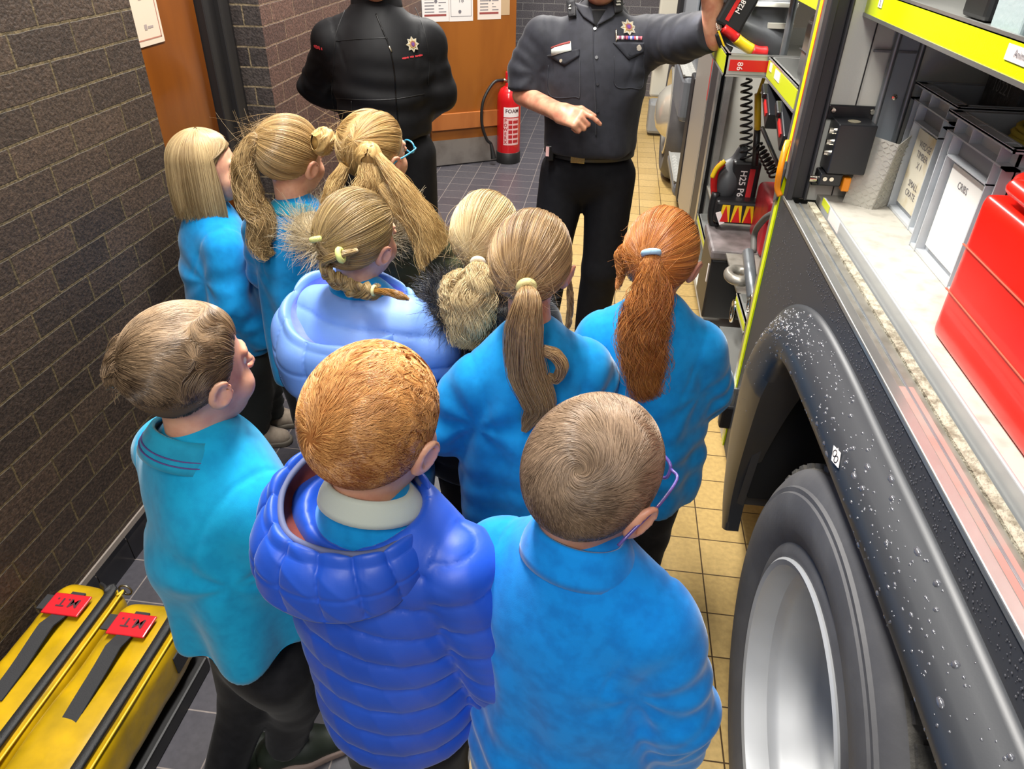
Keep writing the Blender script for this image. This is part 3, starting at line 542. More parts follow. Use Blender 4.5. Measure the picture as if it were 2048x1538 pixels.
def hand_sdf(P, w, d_, n_, s_, sc=1., curl=(20, 25, 30, 35), spread=.12, thumb=25):
    d_, n_, s_ = [np.asarray(q, float)/np.linalg.norm(q) for q in (d_, n_, s_)]; w = np.asarray(w, float)
    n_ = n_-d_*n_.dot(d_); n_ /= np.linalg.norm(n_); s0 = np.cross(d_, n_); s_ = s0 if s0.dot(s_) > 0 else -s0
    A = np.stack([s_, d_, n_], 1); d = sd_box(P, w+d_*.045*sc, np.array([.038, .050, .0145])*sc, .013*sc, A)
    d = smin(d, sd_cone(P, w-d_*.03*sc, w+d_*.02*sc, .026*sc, .027*sc), .02)
    for i, (o, L) in enumerate(zip((.029, .010, -.010, -.028), (.078, .085, .079, .062))):
        p = w+d_*(.085+(.005 if i in (1, 2) else 0))*sc+s_*o*sc; a = 0; pts = [p]; dd = d_*math.cos(spread*o*20)+s_*math.sin(spread*o*20)
        cu = curl[i] if hasattr(curl[i], '__len__') else (curl[i],)*3
        for k, f in enumerate((.45, .30, .25)):
            a += math.radians(cu[k]); p = p+(dd*math.cos(a)+n_*math.sin(a))*L*f*sc; pts.append(p)
        d = smin(d, sd_chain(P, pts, np.array([.0098, .0090, .0082, .0072])*sc, .003), .006*sc)
    p = w+d_*.022*sc+s_*.026*sc+n_*.006*sc; t1 = d_*.62+s_*.62+n_*.45; t2 = d_*.85+s_*.1+n_*.6; t1, t2 = t1/np.linalg.norm(t1), t2/np.linalg.norm(t2)
    d = smin(d, sd_chain(P, [p, p+t1*.042*sc, p+t1*.042*sc+t2*.032*sc, p+t1*.042*sc+t2*.054*sc], np.array([.015, .011, .0095, .0085])*sc, .004), .010*sc)
    return d
class Fig:
    """one person; lengths in metres in a frame with +y ahead of the chest and z up"""
    def __init__(s, label, head, yaw, hyaw=None, hpitch=0, htilt=0, hs=1., zh=None, fwd=.02, cat='person', lean=(0, 0)):
        head = np.asarray(head, float); s.zh = zh or head[2]; a = math.radians(yaw); off = np.array([fwd*-math.sin(a), fwd*math.cos(a), 0])
        loc = head-off-np.array([lean[0], lean[1], head[2]]); s.t = thing('person', label, cat, tuple(loc), a)
        s.M = WORLD[s.t.name]; s.loc = loc; s.hc = s.L(head); s.hs = hs
        hy = math.radians((hyaw if hyaw is not None else yaw)-yaw)
        s.HM = np.array(Matrix.Rotation(hy, 3, 'Z') @ Matrix.Rotation(math.radians(hpitch), 3, 'X') @ Matrix.Rotation(math.radians(htilt), 3, 'Y'))
    def L(s, p): return (np.asarray(p, float)-s.M[:3, 3]) @ s.M[:3, :3]
    def h2l(s, P): return s.hc+s.hs*(P @ s.HM.T)              # head frame -> figure frame
    def l2h(s, P): return ((P-s.hc) @ s.HM)/s.hs
    def mesh(s, name, f, lo, hi, h, m, parent=None, rl=1, disp=None, **k):
        V, Q = nets(f, lo, hi, h)
        if not len(V): return None
        V = relax(V, Q, rl)
        if disp is not None: N = vnorm(V, Q); V = V+N*disp(V, N)[:, None]
        return obj(name, V, Q, m, parent or s.t, smooth=True, local=True, **k)
    def body(s, arms, legs=True, m=skin, hands=None, hres=.0042, zs=None, sw=.11, face=True, ears=True):
        parts = []; zs = zs or s.zh-.16*s.hs
        nb = np.array([0, -.005, zs-.03]); nt = s.h2l(np.array([[0, -.018, -.06]]))[0]
        f = lambda P: smin(s.hs*head_sdf(s.l2h(P), ears), sd_cone(P, nb, nt, .052*s.hs, .042*s.hs), .02)
        parts.append(nets(f, s.hc-np.array([.12, .13, .22])*s.hs, s.hc+np.array([.12, .13, .12])*s.hs, hres))
        def core(P):
            d = sd_ell(P, (0, 0, zs-.17), (sw*.95, .075*s.hs+.01, .2)); d = smin(d, sd_ell(P, (0, 0, zs-.38), (sw*.9, .085, .14)), .05)
            for a in arms: d = smin(d, sd_chain(P, a, (.036, .030, .022), .01), .02)
            LG = legs if isinstance(legs, list) else [[(x*.06, 0, zs-.45), (x*.065, .01, zs*.31), (x*.065, 0, .05)] for x in (-1, 1)] if legs else []
            for l in LG: d = smin(d, sd_chain(P, l, (.06, .045, .032)), .02)
            return d
        A = np.array([q for a in arms for q in a]); parts.append(nets(core, np.minimum(A.min(0), [-.25, -.2, 0])-.06, np.maximum(A.max(0), [.25, .2, zs])+.06, .016))
        for hd in hands or []:
            w = np.asarray(hd[0]); g = (lambda hd: lambda P: smin(hand_sdf(P, *hd[:4], **hd[4]), sd_cone(P, hd[5], hd[0], hd[6]*1.25, hd[6]), .015) if len(hd) > 5 else hand_sdf(P, *hd[:4], **hd[4]))(hd)
            sc = hd[4].get('sc', 1); lo, hi = w-.17*sc, w+.17*sc
            if len(hd) > 5: e = np.asarray(hd[5]); lo = np.minimum(lo, e-.07); hi = np.maximum(hi, e+.07)
            parts.append(nets(g, lo, hi, .0034 if m is skin2 else .005))
        k = 0; VV = []; QQ = []
        for V, Q in parts: VV.append(V); QQ.append(Q+k); k += len(V)
        o = obj('body', np.concatenate(VV), np.concatenate(QQ), m, s.t, smooth=True, local=True)
        B = MB()
        for x in (-.031, .031):
            if face: c = s.h2l(np.array([[x, .0655, .003]]))[0]; e = MB().lathe([(0, .0125*s.hs)]+[(.0125*s.hs*math.sin(a), .0125*s.hs*math.cos(a)) for a in np.linspace(.2, 2.0, 8)], (0, 0, 0), (0, 1, 0), 14); Vv = np.array(e.v) @ s.HM.T+c; o2 = obj('eye', Vv, e.f, mat('eye_white', 'e8e2dc', rough=.1), o, smooth=True, local=True); ir = MB().lathe([(0, .0131*s.hs), (.0055*s.hs, .0119*s.hs)], (0, 0, 0), (0, 1, 0), 14); obj('iris', np.array(ir.v) @ s.HM.T+c, ir.f, mat('iris_brown', '4a3524', rough=.1), o, local=True)
        return o
    # ------- clothing
    def top(s, name, m, zs, zhem, sw, arms, cx=.125, cd=.095, hx=.15, hd=.115, e=.012, ar=(.05, .045, .038), seed=1, fold=.007, disp=None, res=.008, neck=.05, parent=None, belly=0, cy=0, trap=.02, slope=.035, kb=.028, hcx=0, open_neck=0, **k):
        A = np.array([q for a in arms for q in a]) if arms else np.zeros((1, 3))
        def f(P):
            sl = slope if hasattr(slope, '__len__') else (slope, slope); d = smin(sd_cone(P, (0, 0, zs-.018), (sw-.02, 0, zs-.02-sl[1]), .045+e, .043+e), sd_cone(P, (0, 0, zs-.018), (-sw+.02, 0, zs-.02-sl[0]), .045+e, .043+e), .02); d = smin(d, sd_ell(P, (0, cy, zs-.16), (cx+e, cd+e, .22)), .05)
            d = smin(d, sd_cone(P, (0, -.01, zs+trap), (0, -.005, zs-.06), neck, .07), .05)
            d = smin(d, sd_ell(P, (hcx, cy+belly, zhem+.08), (hx+e, hd+e, .36)), .06); d = smax(d, P[:, 2]-(zs+.10), .01); d = smax(d, zhem-P[:, 2]+.004*wav(P, 12, seed), .012)
            for a in arms:
                g = sd_chain(P, a, np.array(ar)+e*.5, .015); u = np.asarray(a[-1])-np.asarray(a[-2]); L = np.linalg.norm(u); g = smax(g, ((P-a[-1]) @ (u/L))+.012, .008); d = smin(d, g, kb)
            if open_neck: d = smax(d, -sd_ell(P, (-.01, -.01, zs+.05), (open_neck, open_neck*.9, .10)), .012)
            return d
        def dp(V, N):
            ang = np.arctan2(V[:, 0], V[:, 1]); lowm = np.clip((zs-.12-V[:, 2])/.28, 0, 1); q = fold*(1.15*lowm*np.sin(7*ang+2.6*wav(V, 4.5, seed))*np.clip(.55+.6*wav(V, 6, seed+2), 0, 1.3))
            for sx in (-1, 1):
                dx, dz = V[:, 0]*sx-sw*1.0, V[:, 2]-(zs-.15); r_ = np.hypot(dx, dz); q += fold*.5*np.exp(-r_/.16)*np.sin(6*np.arctan2(dz, -dx)+3.6*wav(V, 9, seed+4))*np.clip(r_/.08, 0, 1)
            q += fold*.45*np.sin(2*math.pi*V[:, 2]/.075+2.5*wav(V, 7, seed+7))*np.clip(1.2-np.abs(V[:, 2]-(zhem+.16))/.13, 0, 1)*np.clip(.4+.7*wav(V, 5, seed+8), 0, 1)+fold*.25*wav(V, 28, seed)
            for a in arms:
                u = np.asarray(a[-1], float)-np.asarray(a[0]); L = np.linalg.norm(u); u /= L; dist = sd_chain(V, a, ar); w_ = np.clip(1-np.abs(dist)/.04, 0, 1)
                q += fold*.62*w_*np.sin(2*math.pi*(V @ (u+np.array([.55, .3, 0])))/.050+3.4*wav(V, 11, seed+9))*np.clip(1.15-_n3(V-np.asarray(a[1]))/.12, 0, 1)*np.clip(.45+.8*wav(V, 9, seed+12), 0, 1.2)
                cut = np.exp(-((V-(np.asarray(a[0])*np.array([.86, 1, 1]))) @ np.array([np.sign(a[0][0]), 0, -.25])/.0055)**2)*np.clip((V[:, 2]-zs+.17)/.05, 0, 1); q -= .0028*cut
            return q
        lo = np.minimum(A.min(0)-.08, [-hx-.05, -.19, zhem-.02]); hi = np.maximum(A.max(0)+.08, [hx+.05, .22+belly, zs+.11])
        lo[2] = min(A[:, 2].min()-.08, zhem-.02)
        return s.mesh(name, f, lo, hi, res, m, parent, 1, disp or dp, **k)
    def trousers(s, m, zw, legs, r=(.082, .064, .050), seed=3, name='trousers', res=.009, pel=(.125, .095, .12), fold=.006, pc=(0, 0)):
        def f(P):
            d = sd_ell(P, (pc[0], pc[1], zw-.03), pel)
            for l in legs: d = smin(d, smax(sd_chain(P, l, r, .02), l[-1][2]-.0-P[:, 2], .01), .02)
            return d
        A = np.array([q for l in legs for q in l]); lo = A.min(0)-.1; hi = A.max(0)+.12; lo[2] = max(A[:, 2].min()-.01, -.01)
        lo[:2] = np.minimum(lo[:2], [pc[0]-pel[0]-.03, pc[1]-pel[1]-.03]); hi[:2] = np.maximum(hi[:2], [pc[0]+pel[0]+.03, pc[1]+pel[1]+.03]); hi[2] = zw+pel[2]
        dp = lambda V, N: fold*(ridge(V, (.2, .3, .9), .06, seed)*np.clip(1.6-np.abs(V[:, 2]-.12)/.12, 0.2, 1)+.4*wav(V*np.array([1, 1, .4]), 40, seed))
        return s.mesh(name, f, lo, hi, res, m, None, 1, dp)
    def shoe(s, a, yaw, mu, ms, ml, L=.19, name='shoe', stripe=None, lace=True):
        """a = ankle point on the ground in the figure frame"""
        a = np.asarray(a, float); R = rot('Z', yaw); k = L/.19; T = lambda P: (P-a) @ R/k
        g = lambda P: smax(smin(smin(sd_cone(P, (0, -.045, .040), (0, .03, .038), .033, .036), sd_cone(P, (0, .03, .034), (.003, .095, .026), .037, .030), .02), sd_cone(P, (0, -.030, .05), (0, -.02, .085), .032, .030), .02), .014-P[:, 2], .004)
        lo, hi = a+np.array([-.16, -.16, 0]), a+np.array([.16, .16, .14]); V, Q = nets(lambda P: k*g(T(P)), lo, hi, .006)
        o = obj(name, relax(V, Q, 1), Q, mu, s.t, smooth=True, local=True)
        g2 = lambda P: smax(smin(sd_cone(P*np.array([1, 1, 0]), (0, -.045, 0), (0, .03, 0), .037, .039), sd_cone(P*np.array([1, 1, 0]), (0, .03, 0), (.003, .098, 0), .040, .034), .02), np.abs(P[:, 2]-.011)-.011, .004)
        V, Q = nets(lambda P: k*g2(T(P)), lo-[0, 0, .01], hi, .006); obj('sole', V, Q, ms, o, smooth=True, local=True)
        if lace:
            B = MB()
            for i in range(5):
                y = .01+i*.015; z = .078-.55*(y-.01)-(.002*i)
                for sg in (1, -1): P_ = np.array([[-.020*sg, y, z-.006], [0, y+.005, z+.002], [.020*sg, y+.010, z-.008]]); B.tube(a+k*(smooth_pts(P_, 7) @ R.T), .0022*k, 5)
            B.tube(a+k*(smooth_pts([[0, .008, .084], [-.02, .0, .097], [-.03, .02, .088], [-.005, .012, .084], [.02, .002, .097], [.03, .02, .086], [0, .010, .084]], 24) @ R.T), .0018*k, 5)
            obj('laces', B.v, B.f, ml, o, smooth=True, local=True)
        return o
    # ------- hair
    def cap(s, m, style='short', grow=1., name='hair', thick=0):
        def f(H):
            q = H-HC; n = dirs_in(q/HR+1e-9); e = sd_ell(H, HC, HR*grow+thick); return smax(e, (zlim(n[:, 1], style)-n[:, 2])*.085, .006)
        V, Q = nets(f, HC-.125, HC+.125, .006); return obj(name, s.h2l(relax(V, Q, 1)), Q, m, s.t, smooth=True, local=True)
    def roots(s, n, style='short', seed=1):
        r = np.random.default_rng(seed); D = dirs_in(r.normal(size=(n*3, 3))); D = D[D[:, 2] > zlim(D[:, 1], style)-.04*r.random(len(D))]; return D[:n]
    def grow(s, D, flow, length, lift, k=9, grav=0., shell=1.0, out=1.0, noise=.0):
        """flow(unit dirs)->tangent; length, lift per strand (m, rad)"""
        p = HC+D*HR*shell; L = np.broadcast_to(length, (len(D),)); lf = np.broadcast_to(lift, (len(D),)); P = [p]
        for i in range(k-1):
            q = (p-HC)/HR; rad = _n3(q)[:, None]; nn = dirs_in(q/rad); nw = dirs_in(nn/HR); F = flow(nn, i/(k-1), p); F = F-nw*(F*nw).sum(1)[:, None]; F = dirs_in(F+1e-9)
            la = lf*(1-.85*i/(k-1)); st = F*np.cos(la)[:, None]+nw*np.sin(la)[:, None]; st[:, 2] -= grav*i/(k-1); st = dirs_in(st); p = p+st*(L/(k-1))[:, None]
            q = (p-HC)/HR; rad = _n3(q); mn = 1.004; p = np.where((rad < mn)[:, None], HC+q/rad[:, None]*mn*HR, p); P.append(p)
        return np.stack(P, 1)
    def put(s, name, P, m, parent, r0=.0006, r1=.0002, tone=None):
        n, k = P.shape[:2]; return strands(name, s.h2l(P.reshape(-1, 3)).reshape(n, k, 3), m, parent, r0, r1, tone)
    def pulled(s, m, parent, tie, n=7000, style='long', seed=1, bulge=.05, side=None, r0=.00042, sag=0):
        """combed back to a tie (unit direction in the head frame)"""
        D = s.roots(n, style, seed)
        if side is not None: D = D[side(D)]
        r = np.random.default_rng(seed+50); T = np.asarray(tie, float); T = T/np.linalg.norm(T); om = np.arccos(np.clip(D @ T, -1, .9999)); k = 11; P = []
        lay = r.uniform(0, 1, len(D)); clump = .014*wav(D, 9, seed+3)+.014*wav(D, 30, seed+4)
        for i in range(k):
            t = i/(k-1); d = (np.sin((1-t)*om)[:, None]*D+np.sin(t*om)[:, None]*T)/np.sin(om)[:, None]; d = d+np.stack([clump*math.sin(math.pi*t)]*3, 1)*np.array([1, .4, .8])
            d[:, 2] -= sag*math.sin(math.pi*t); d = dirs_in(d); rd = 1.01+.035*lay*min(1, 3*t+.2)+bulge*math.sin(math.pi*t)*(.4+.6*lay)+clump*.8*math.sin(math.pi*t)+.09*t**4
            P.append(HC+d*HR*rd[:, None])
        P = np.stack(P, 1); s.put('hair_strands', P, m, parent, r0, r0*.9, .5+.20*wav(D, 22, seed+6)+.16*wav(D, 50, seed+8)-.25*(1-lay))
        fl = r.random(len(D)) < .014                                     # fly-away hairs
        Q = P[fl].copy(); Q += (np.linspace(0, 1, k)**2)[None, :, None]*r.normal(size=(fl.sum(), 1, 3))*.03; s.put('loose_hairs', Q, m, parent, .0003, .0001)
        return HC+T*HR*1.10
    def tail(s, guide, rad, m, mcore, n=1600, wave=.004, freq=3., seed=1, name='ponytail', world=True, flat=.7, r0=.0005, k=34, spread=.0, tip=.42):
        G = np.array([s.L(g) for g in guide]) if world else np.asarray(guide, float); C = smooth_pts(G, k); R = np.interp(np.linspace(0, 1, k), np.linspace(0, 1, len(rad)), rad)
        core = MB().tube(C[:int(k*.9)], R[:int(k*.9)]*.72, 12, flat=flat); V = np.array(core.v); o = obj(name, V, core.f, mcore, s.t, smooth=True, local=True)
        n = int(n*1.5); r = np.random.default_rng(seed); T = np.gradient(C, axis=0); T /= _n3(T)[:, None]; x, y, _ = frame(T[0]); X = []; Yv = []
        for t in T: x = x-t*x.dot(t); x /= np.linalg.norm(x); X.append(x); Yv.append(np.cross(t, x))
        X, Yv = np.array(X), np.array(Yv); a = r.uniform(0, 2*math.pi, n); rr = np.sqrt(r.uniform(.12, 1, n)); nc = max(8, n//55); cl = r.integers(0, nc, n); ca, cr = r.uniform(0, 2*math.pi, nc), np.sqrt(r.uniform(.2, 1, nc)); ph = r.uniform(0, 6.28, nc)
        t = np.linspace(0, 1, k); mixc = np.clip(t*1.6, 0, .62)[None, :]
        ox = (rr*np.cos(a))[:, None]*(1-mixc)+(cr*np.cos(ca))[cl][:, None]*mixc+r.normal(size=(n, 1))*.10*t; oy = (rr*np.sin(a))[:, None]*(1-mixc)+(cr*np.sin(ca))[cl][:, None]*mixc+r.normal(size=(n, 1))*.10*t
        W = wave*np.clip(t*2.2, 0, 1)[None, :]*np.stack([np.sin(2*math.pi*freq*t+p) for p in ph])[cl]; W2 = wave*np.clip(t*2.2, 0, 1)[None, :]*np.stack([np.cos(2*math.pi*freq*t*.9+p*1.7) for p in ph])[cl]
        tt = t[None, :]*(1-tip*r.random((n, 1))**2*.8); Ci = np.stack([np.interp(tt, t, C[:, j]) for j in range(3)], -1); Xi = np.stack([np.interp(tt, t, X[:, j]) for j in range(3)], -1); Yi = np.stack([np.interp(tt, t, Yv[:, j]) for j in range(3)], -1); Ri = np.interp(tt, t, R)
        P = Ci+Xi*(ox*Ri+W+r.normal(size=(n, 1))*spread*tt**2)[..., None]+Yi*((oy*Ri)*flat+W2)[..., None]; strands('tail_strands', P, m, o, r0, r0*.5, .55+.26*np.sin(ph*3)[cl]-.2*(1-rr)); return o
    def tie(s, c, ax, r, tube, m, world=False, name='hair_tie'):
        c = s.L(c) if world else np.asarray(c, float); x, y, d = frame(ax); an = np.linspace(0, 2*math.pi, 26, endpoint=False); B = MB().tube([c+r*(x*math.cos(a)+y*math.sin(a)) for a in an], tube, 8, closed=True, flat=1.0); return obj(name, B.v, B.f, m, s.t, smooth=True, local=True)
    def collar(s, zs, m, r=.062, h=.03, tr=.008, y0=-.005, open_=0, name='collar', tiltb=.02, rx=1.0, flare=.012, stripe=None, parent=None):
        an = np.linspace(-math.pi/2-math.pi+open_, math.pi/2-open_, 44); P = []
        for u in np.linspace(0, 1, 6):
            P.append([[(r+flare*(1-u)+.004*math.sin(math.pi*u))*rx*math.cos(a), y0+(r+flare*(1-u))*.92*math.sin(a), zs+h*u-tiltb*math.sin(a)] for a in an])
        B = MB().grid(np.array(P)); o = obj(name, B.v, B.f, m, parent or s.t, smooth=True, local=True); q = o.modifiers.new('thickness', 'SOLIDIFY'); q.thickness = tr; q.offset = 0
        if stripe:
            for u in stripe: B = MB().tube([[(r+flare*(1-u)+.0065)*rx*math.cos(a), y0+(r+flare*(1-u)+.0065)*.92*math.sin(a), zs+h*u-tiltb*math.sin(a)] for a in an], .0013, 5); obj('collar_stripe', B.v, B.f, mat('purple_stripe', '53407c', rough=.8), o, local=True)
        return o
def wd_(f, v):
    return (np.asarray(v, float) @ f.M[:3, :3]) @ f.HM
def swirl(w0, ang, bias=(0, 0, 0), nz=.35, seed=1, curlf=0):
    w0 = np.asarray(w0, float)/np.linalg.norm(w0); b = np.asarray(bias, float)
    def f(n, t, p):
        o = n-w0*(n @ w0)[:, None]; o = dirs_in(o+1e-6); a = ang*np.exp(-1.4*(1-(n @ w0))); c = np.cross(n, o); v = o*np.cos(a)[:, None]+c*np.sin(a)[:, None]+b
        v = v+nz*np.stack([wav(n, 13, seed), wav(n, 13, seed+1), wav(n, 13, seed+2)], 1)
        if curlf: v = v+curlf*np.stack([np.sin(9*t+6*wav(n, 10, seed+4)), np.cos(8*t+6*wav(n, 10, seed+5)), np.sin(7*t+5*wav(n, 10, seed+6))], 1)
        return v
    return f
def arm(x, zs, el, wr): return [(x, 0, zs-.058), el, wr]
tie_y = mat('pale_yellow_tie', 'e3dc9c', rough=.7); tie_w = mat('white_tie', 'e6e2d0', rough=.7); tie_b = mat('pale_blue_tie', '9fc6dd', rough=.7); tie_k = mat('black_tie', '1c1a1a', rough=.7)
gcore = mat('black_core', '221a12')
# ---------------------------------------------------------------- boy with glasses, bright blue fleece (front right)
f = Fig('boy with cropped light brown hair, purple glasses and bright blue fleece nearest the rear wheel', (.021, .735, 1.120), -22, -33, -12, 4, 1.065)
zs = .985; ar = [arm(-.125, zs, (-.17, .02, .76), (-.15, .09, .58)), arm(.125, zs, (.175, .0, .76), (.165, .06, .56))]
f.body(ar, hands=[(ar[0][2], (0, .2, -1), (1, 0, 0), (0, 1, 0), dict(sc=.72)), (ar[1][2], (0, .2, -1), (-1, 0, 0), (0, 1, 0), dict(sc=.72))])
f.top('fleece', blue, zs, .44, .125, ar, cx=.135, cd=.10, hx=.16, hd=.125, seed=21, ar=(.056, .052, .044), kb=.018, fold=.010, res=.006)
f.collar(zs+.012, blue, r=.060, h=.052, tr=.007, open_=.35, flare=.022, tiltb=.018)
f.trousers(blackt, .5, [[(-.06, 0, .45), (-.065, .01, .28), (-.065, 0, .06)], [(.06, 0, .45), (.065, .01, .28), (.065, 0, .06)]])
for x in (-1, 1): f.shoe((x*.068, .01, 0), x*-6, mat('black_shoe', '18181a', rough=.4), blackm, blackm)
cap = f.cap(mat('light_brown_scalp', '75604a', rough=.8), thick=.001); hm_ = hair_mat('hair_cropped_light_brown', '4c3a2d', 'b0957a')
D = f.roots(24000, seed=2); fl = swirl(wd_(f, (-.12, -.80, .60)), 1.25, (0, .0, -.12), .16, 5); ln = np.interp(D[:, 2], [-.8, -.1, .5], [.006, .010, .018])
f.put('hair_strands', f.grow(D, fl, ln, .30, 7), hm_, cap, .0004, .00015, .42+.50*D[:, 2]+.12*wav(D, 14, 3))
pg = mat('purple_frame', '5a4a94', rough=.25, coat=.4); B = MB()
rim_ = lambda cx: [(cx+.023*math.cos(a)*(1 if abs(math.cos(a)) < .7 else 1), .112-.012*abs(cx+.023*math.cos(a))/.05, .004+.016*np.sign(math.sin(a))*abs(math.sin(a))**.6) for a in np.linspace(0, 2*math.pi, 30, endpoint=False)]
def glasses(fg, m, nm='glasses'):
    o = None
    for cx in (-.032, .032):
        B = MB().tube(fg.h2l(np.array(rim_(cx))), .0024*fg.hs, 8, closed=True); o2 = obj('glasses' if o is None else 'lens_rim', B.v, B.f, m, fg.t if o is None else o, smooth=True, local=True); o = o or o2
    B = MB().tube(fg.h2l(smooth_pts([(-.010, .112, .006), (0, .115, .009), (.010, .112, .006)], 8)), .002, 6); obj('bridge', B.v, B.f, m, o, smooth=True, local=True)
    for s_ in (-1, 1): B = MB().tube(fg.h2l(smooth_pts([(s_*.056, .098, .010), (s_*.072, .085, .010), (s_*.082, .03, .004), (s_*.084, -.005, .0), (s_*.078, -.03, -.022), (s_*.074, -.038, -.036)], 24)), .0024, 6, flat=1); obj('temple', B.v, B.f, m, o, smooth=True, local=True)
    return o
glasses(f, pg)
# ---------------------------------------------------------------- ginger boy, royal blue quilted jacket
puff = mat('royal_blue_nylon', '1e56cc', var='1a4cba', vscale=6, rough=.46, bump=.12, bscale=120, bdist=.002, sheen=.2); pbind = mat('grey_binding', '5d6486', rough=.7); rust = fabric('rust_lining', '7c3c34', '6a312c', rough=.5)
f = Fig('ginger haired boy in a royal blue quilted jacket, middle of the front row', (-.290, .785, 1.132), -18, -16, -8, 4, 1.105)
zs = .99; ar = [arm(-.135, zs, (-.185, .02, .77), (-.17, .09, .56)), arm(.140, zs, (.205, .01, .74), (.180, .07, .50))]
f.body(ar, hands=[(ar[0][2], (0, .2, -1), (1, 0, 0), (0, 1, 0), dict(sc=.72)), (ar[1][2], (0, .2, -1), (-1, 0, 0), (0, 1, 0), dict(sc=.72))])
def quilt(arms, zs, pitch, amp, seed, arr=(.058, .052, .044), slope=.25):
    def dp(V, N):
        t = (V[:, 2]+slope*V[:, 0]*np.clip((V[:, 2]-zs+.25)/.2, 0, 1)-.10*np.abs(V[:, 1]))/pitch+.08*wav(V, 12, seed); q = amp*(np.abs(np.sin(math.pi*t))**.38-.65)
        for a in arms:
            u = np.asarray(a[2], float)-np.asarray(a[0]); u /= np.linalg.norm(u); dd = sd_chain(V, a, arr); w_ = np.clip((.018-dd)/.012, 0, 1)*(np.abs(V[:, 0]) > abs(a[0][0])*.88)
            ta = ((V-np.asarray(a[0])) @ u)/pitch/.9; q = q*(1-w_)+w_*amp*.9*(np.abs(np.sin(math.pi*ta))**.5-.6)
        return q+amp*.16*ridge(V, (.9, .2, .3), .045, seed+3, .008)+amp*.25*wav(V, 26, seed)
    return dp
f.top('jacket', puff, zs, .51, .135, ar, cx=.145, cd=.115, hx=.138, hd=.125, kb=.010, hcx=.012, seed=31, ar=(.060, .054, .045), disp=quilt(ar, zs, .062, .010, 4), res=.0048, trap=0, open_neck=.095)
f.top('sweatshirt', blue2, zs-.01, .55, .12, [], cx=.12, cd=.09, hx=.13, hd=.10, e=.004, seed=33, res=.009)
f.trousers(blackt, .5, [[(-.06, 0, .45), (-.065, .01, .28), (-.065, 0, .06)], [(.06, 0, .45), (.065, .01, .28), (.065, 0, .06)]])
for x in (-1, 1): f.shoe((x*.068, .01, 0), x*-6, mat('black_shoe'), blackm, blackm)
def hood(fg, m, mlin, mb, rim, out, drop, base, amp=.006, nq=22, nm='hood', seed=4):
    """hood lying open on the shoulders: lining rises from the neck to the rim, padded shell rolls over it and hangs behind"""
    n = 340; C = np.vstack([rim, rim[:1]]); C = smooth_pts(np.vstack([rim[-2:], rim, rim[:3]]), 1000); m_ = len(rim); lo, hi = 2/(m_+4), (2+m_)/(m_+4); idx = np.linspace(lo, hi, n, endpoint=False)*999; R = C[idx.astype(int)]
    per = lambda q: np.interp(np.arange(n)*len(q)/n, np.arange(len(q)+1), list(q)+[q[0]]); O_ = per(out); Dp = per(drop); k = np.ones(31)/31; O_ = np.convolve(np.r_[O_[-15:], O_, O_[:15]], k, 'valid'); Dp = np.convolve(np.r_[Dp[-15:], Dp, Dp[:15]], k, 'valid')
    base = np.asarray(base, float); cen = R.mean(0); dr_ = R-cen; dr_[:, 2] = 0; dr_ = dirs_in(dr_); rows = []; kind = []
    for v, t in ((0, 0), (.3, .03), (.6, .02), (.85, .004), (1, 0)): b = base+dr_*np.array([.055, .05, 0]); P = b*(1-v)+R*v; P = P+dr_*(.03*math.sin(math.pi*v)*(O_/.05))[:, None]; rows.append(P); kind.append(1)
    V1 = np.linspace(0, 1, 44)
    for v in V1[1:]:
        a_ = v*math.pi*.62; P = R+dr_*(O_*np.sin(a_)**.8)[:, None]; P[:, 2] += .012*math.sin(min(1, v*5)*math.pi)*(v < .2)-Dp*(1-np.cos(a_))/(1-math.cos(math.pi*.62)); rows.append(P); kind.append(0)
    rows.append(rows[-1]-dr_*.03+np.array([0, 0, .01])); kind.append(0)
    G = np.array(rows); nr = len(rows); th_ = np.arange(n)/n; V = G.reshape(-1, 3); F_ = [(i*n+j, i*n+(j+1) % n, (i+1)*n+(j+1) % n, (i+1)*n+j) for i in range(nr-1) for j in range(n)]
    Q = np.array(F_); N = vnorm(V, Q); vv = np.repeat(np.r_[np.zeros(5), np.linspace(0.05, 1, nr-5)], n); tt = np.tile(th_, nr); w_ = np.clip(vv*8, 0, 1)*np.clip((1.02-vv)*8, 0, 1)
    if (N[18*n:19*n]*dr_).sum() < 0: Q = Q[:, ::-1]; N = -N
    sc = np.repeat(1+0*O_[None]/.05, nr, 0).ravel(); q = amp*((np.abs(np.sin(math.pi*(tt*nq+.25*vv)))**.34-.70)-.22*np.exp(-((vv-.62-.03*wav(V, 8, seed))/.022)**2))*w_+.22*amp*ridge(V, (.5, .3, .7), .035, seed, .015)*w_+.35*amp*wav(V, 45, seed)*w_+.5*amp*wav(V, 30, seed+1)*(vv == 0)*np.repeat([0, 1, 1, 1, 0]+[0]*(nr-5), n)
    V = V+N*q[:, None]; fm = np.repeat([kind[i+1] if i < 4 else 0 for i in range(nr-1)], n)
    o = obj(nm, V, Q, None, fg.t, smooth=True, local=True, mats=[m, mlin], fm=fm)
    if mb is not None: B = MB().tube(R+np.array([0, 0, .002]), .0050, 8, closed=True); obj('hood_binding', B.v, B.f, mb, o, smooth=True, local=True)
    return o
hood(f, puff, rust, pbind, np.array([(.085, .01, 1.005), (.068, -.075, 1.005), (.0, -.108, 1.0), (-.075, -.108, 1.008), (-.120, -.05, 1.03), (-.105, .03, 1.05), (-.04, .075, 1.03), (.04, .06, 1.015)]),
     (.020, .038, .046, .050, .042, .024, .018, .018), (.035, .075, .098, .108, .09, .05, .03, .03), (-.03, -.01, .965), amp=.009, nq=15)
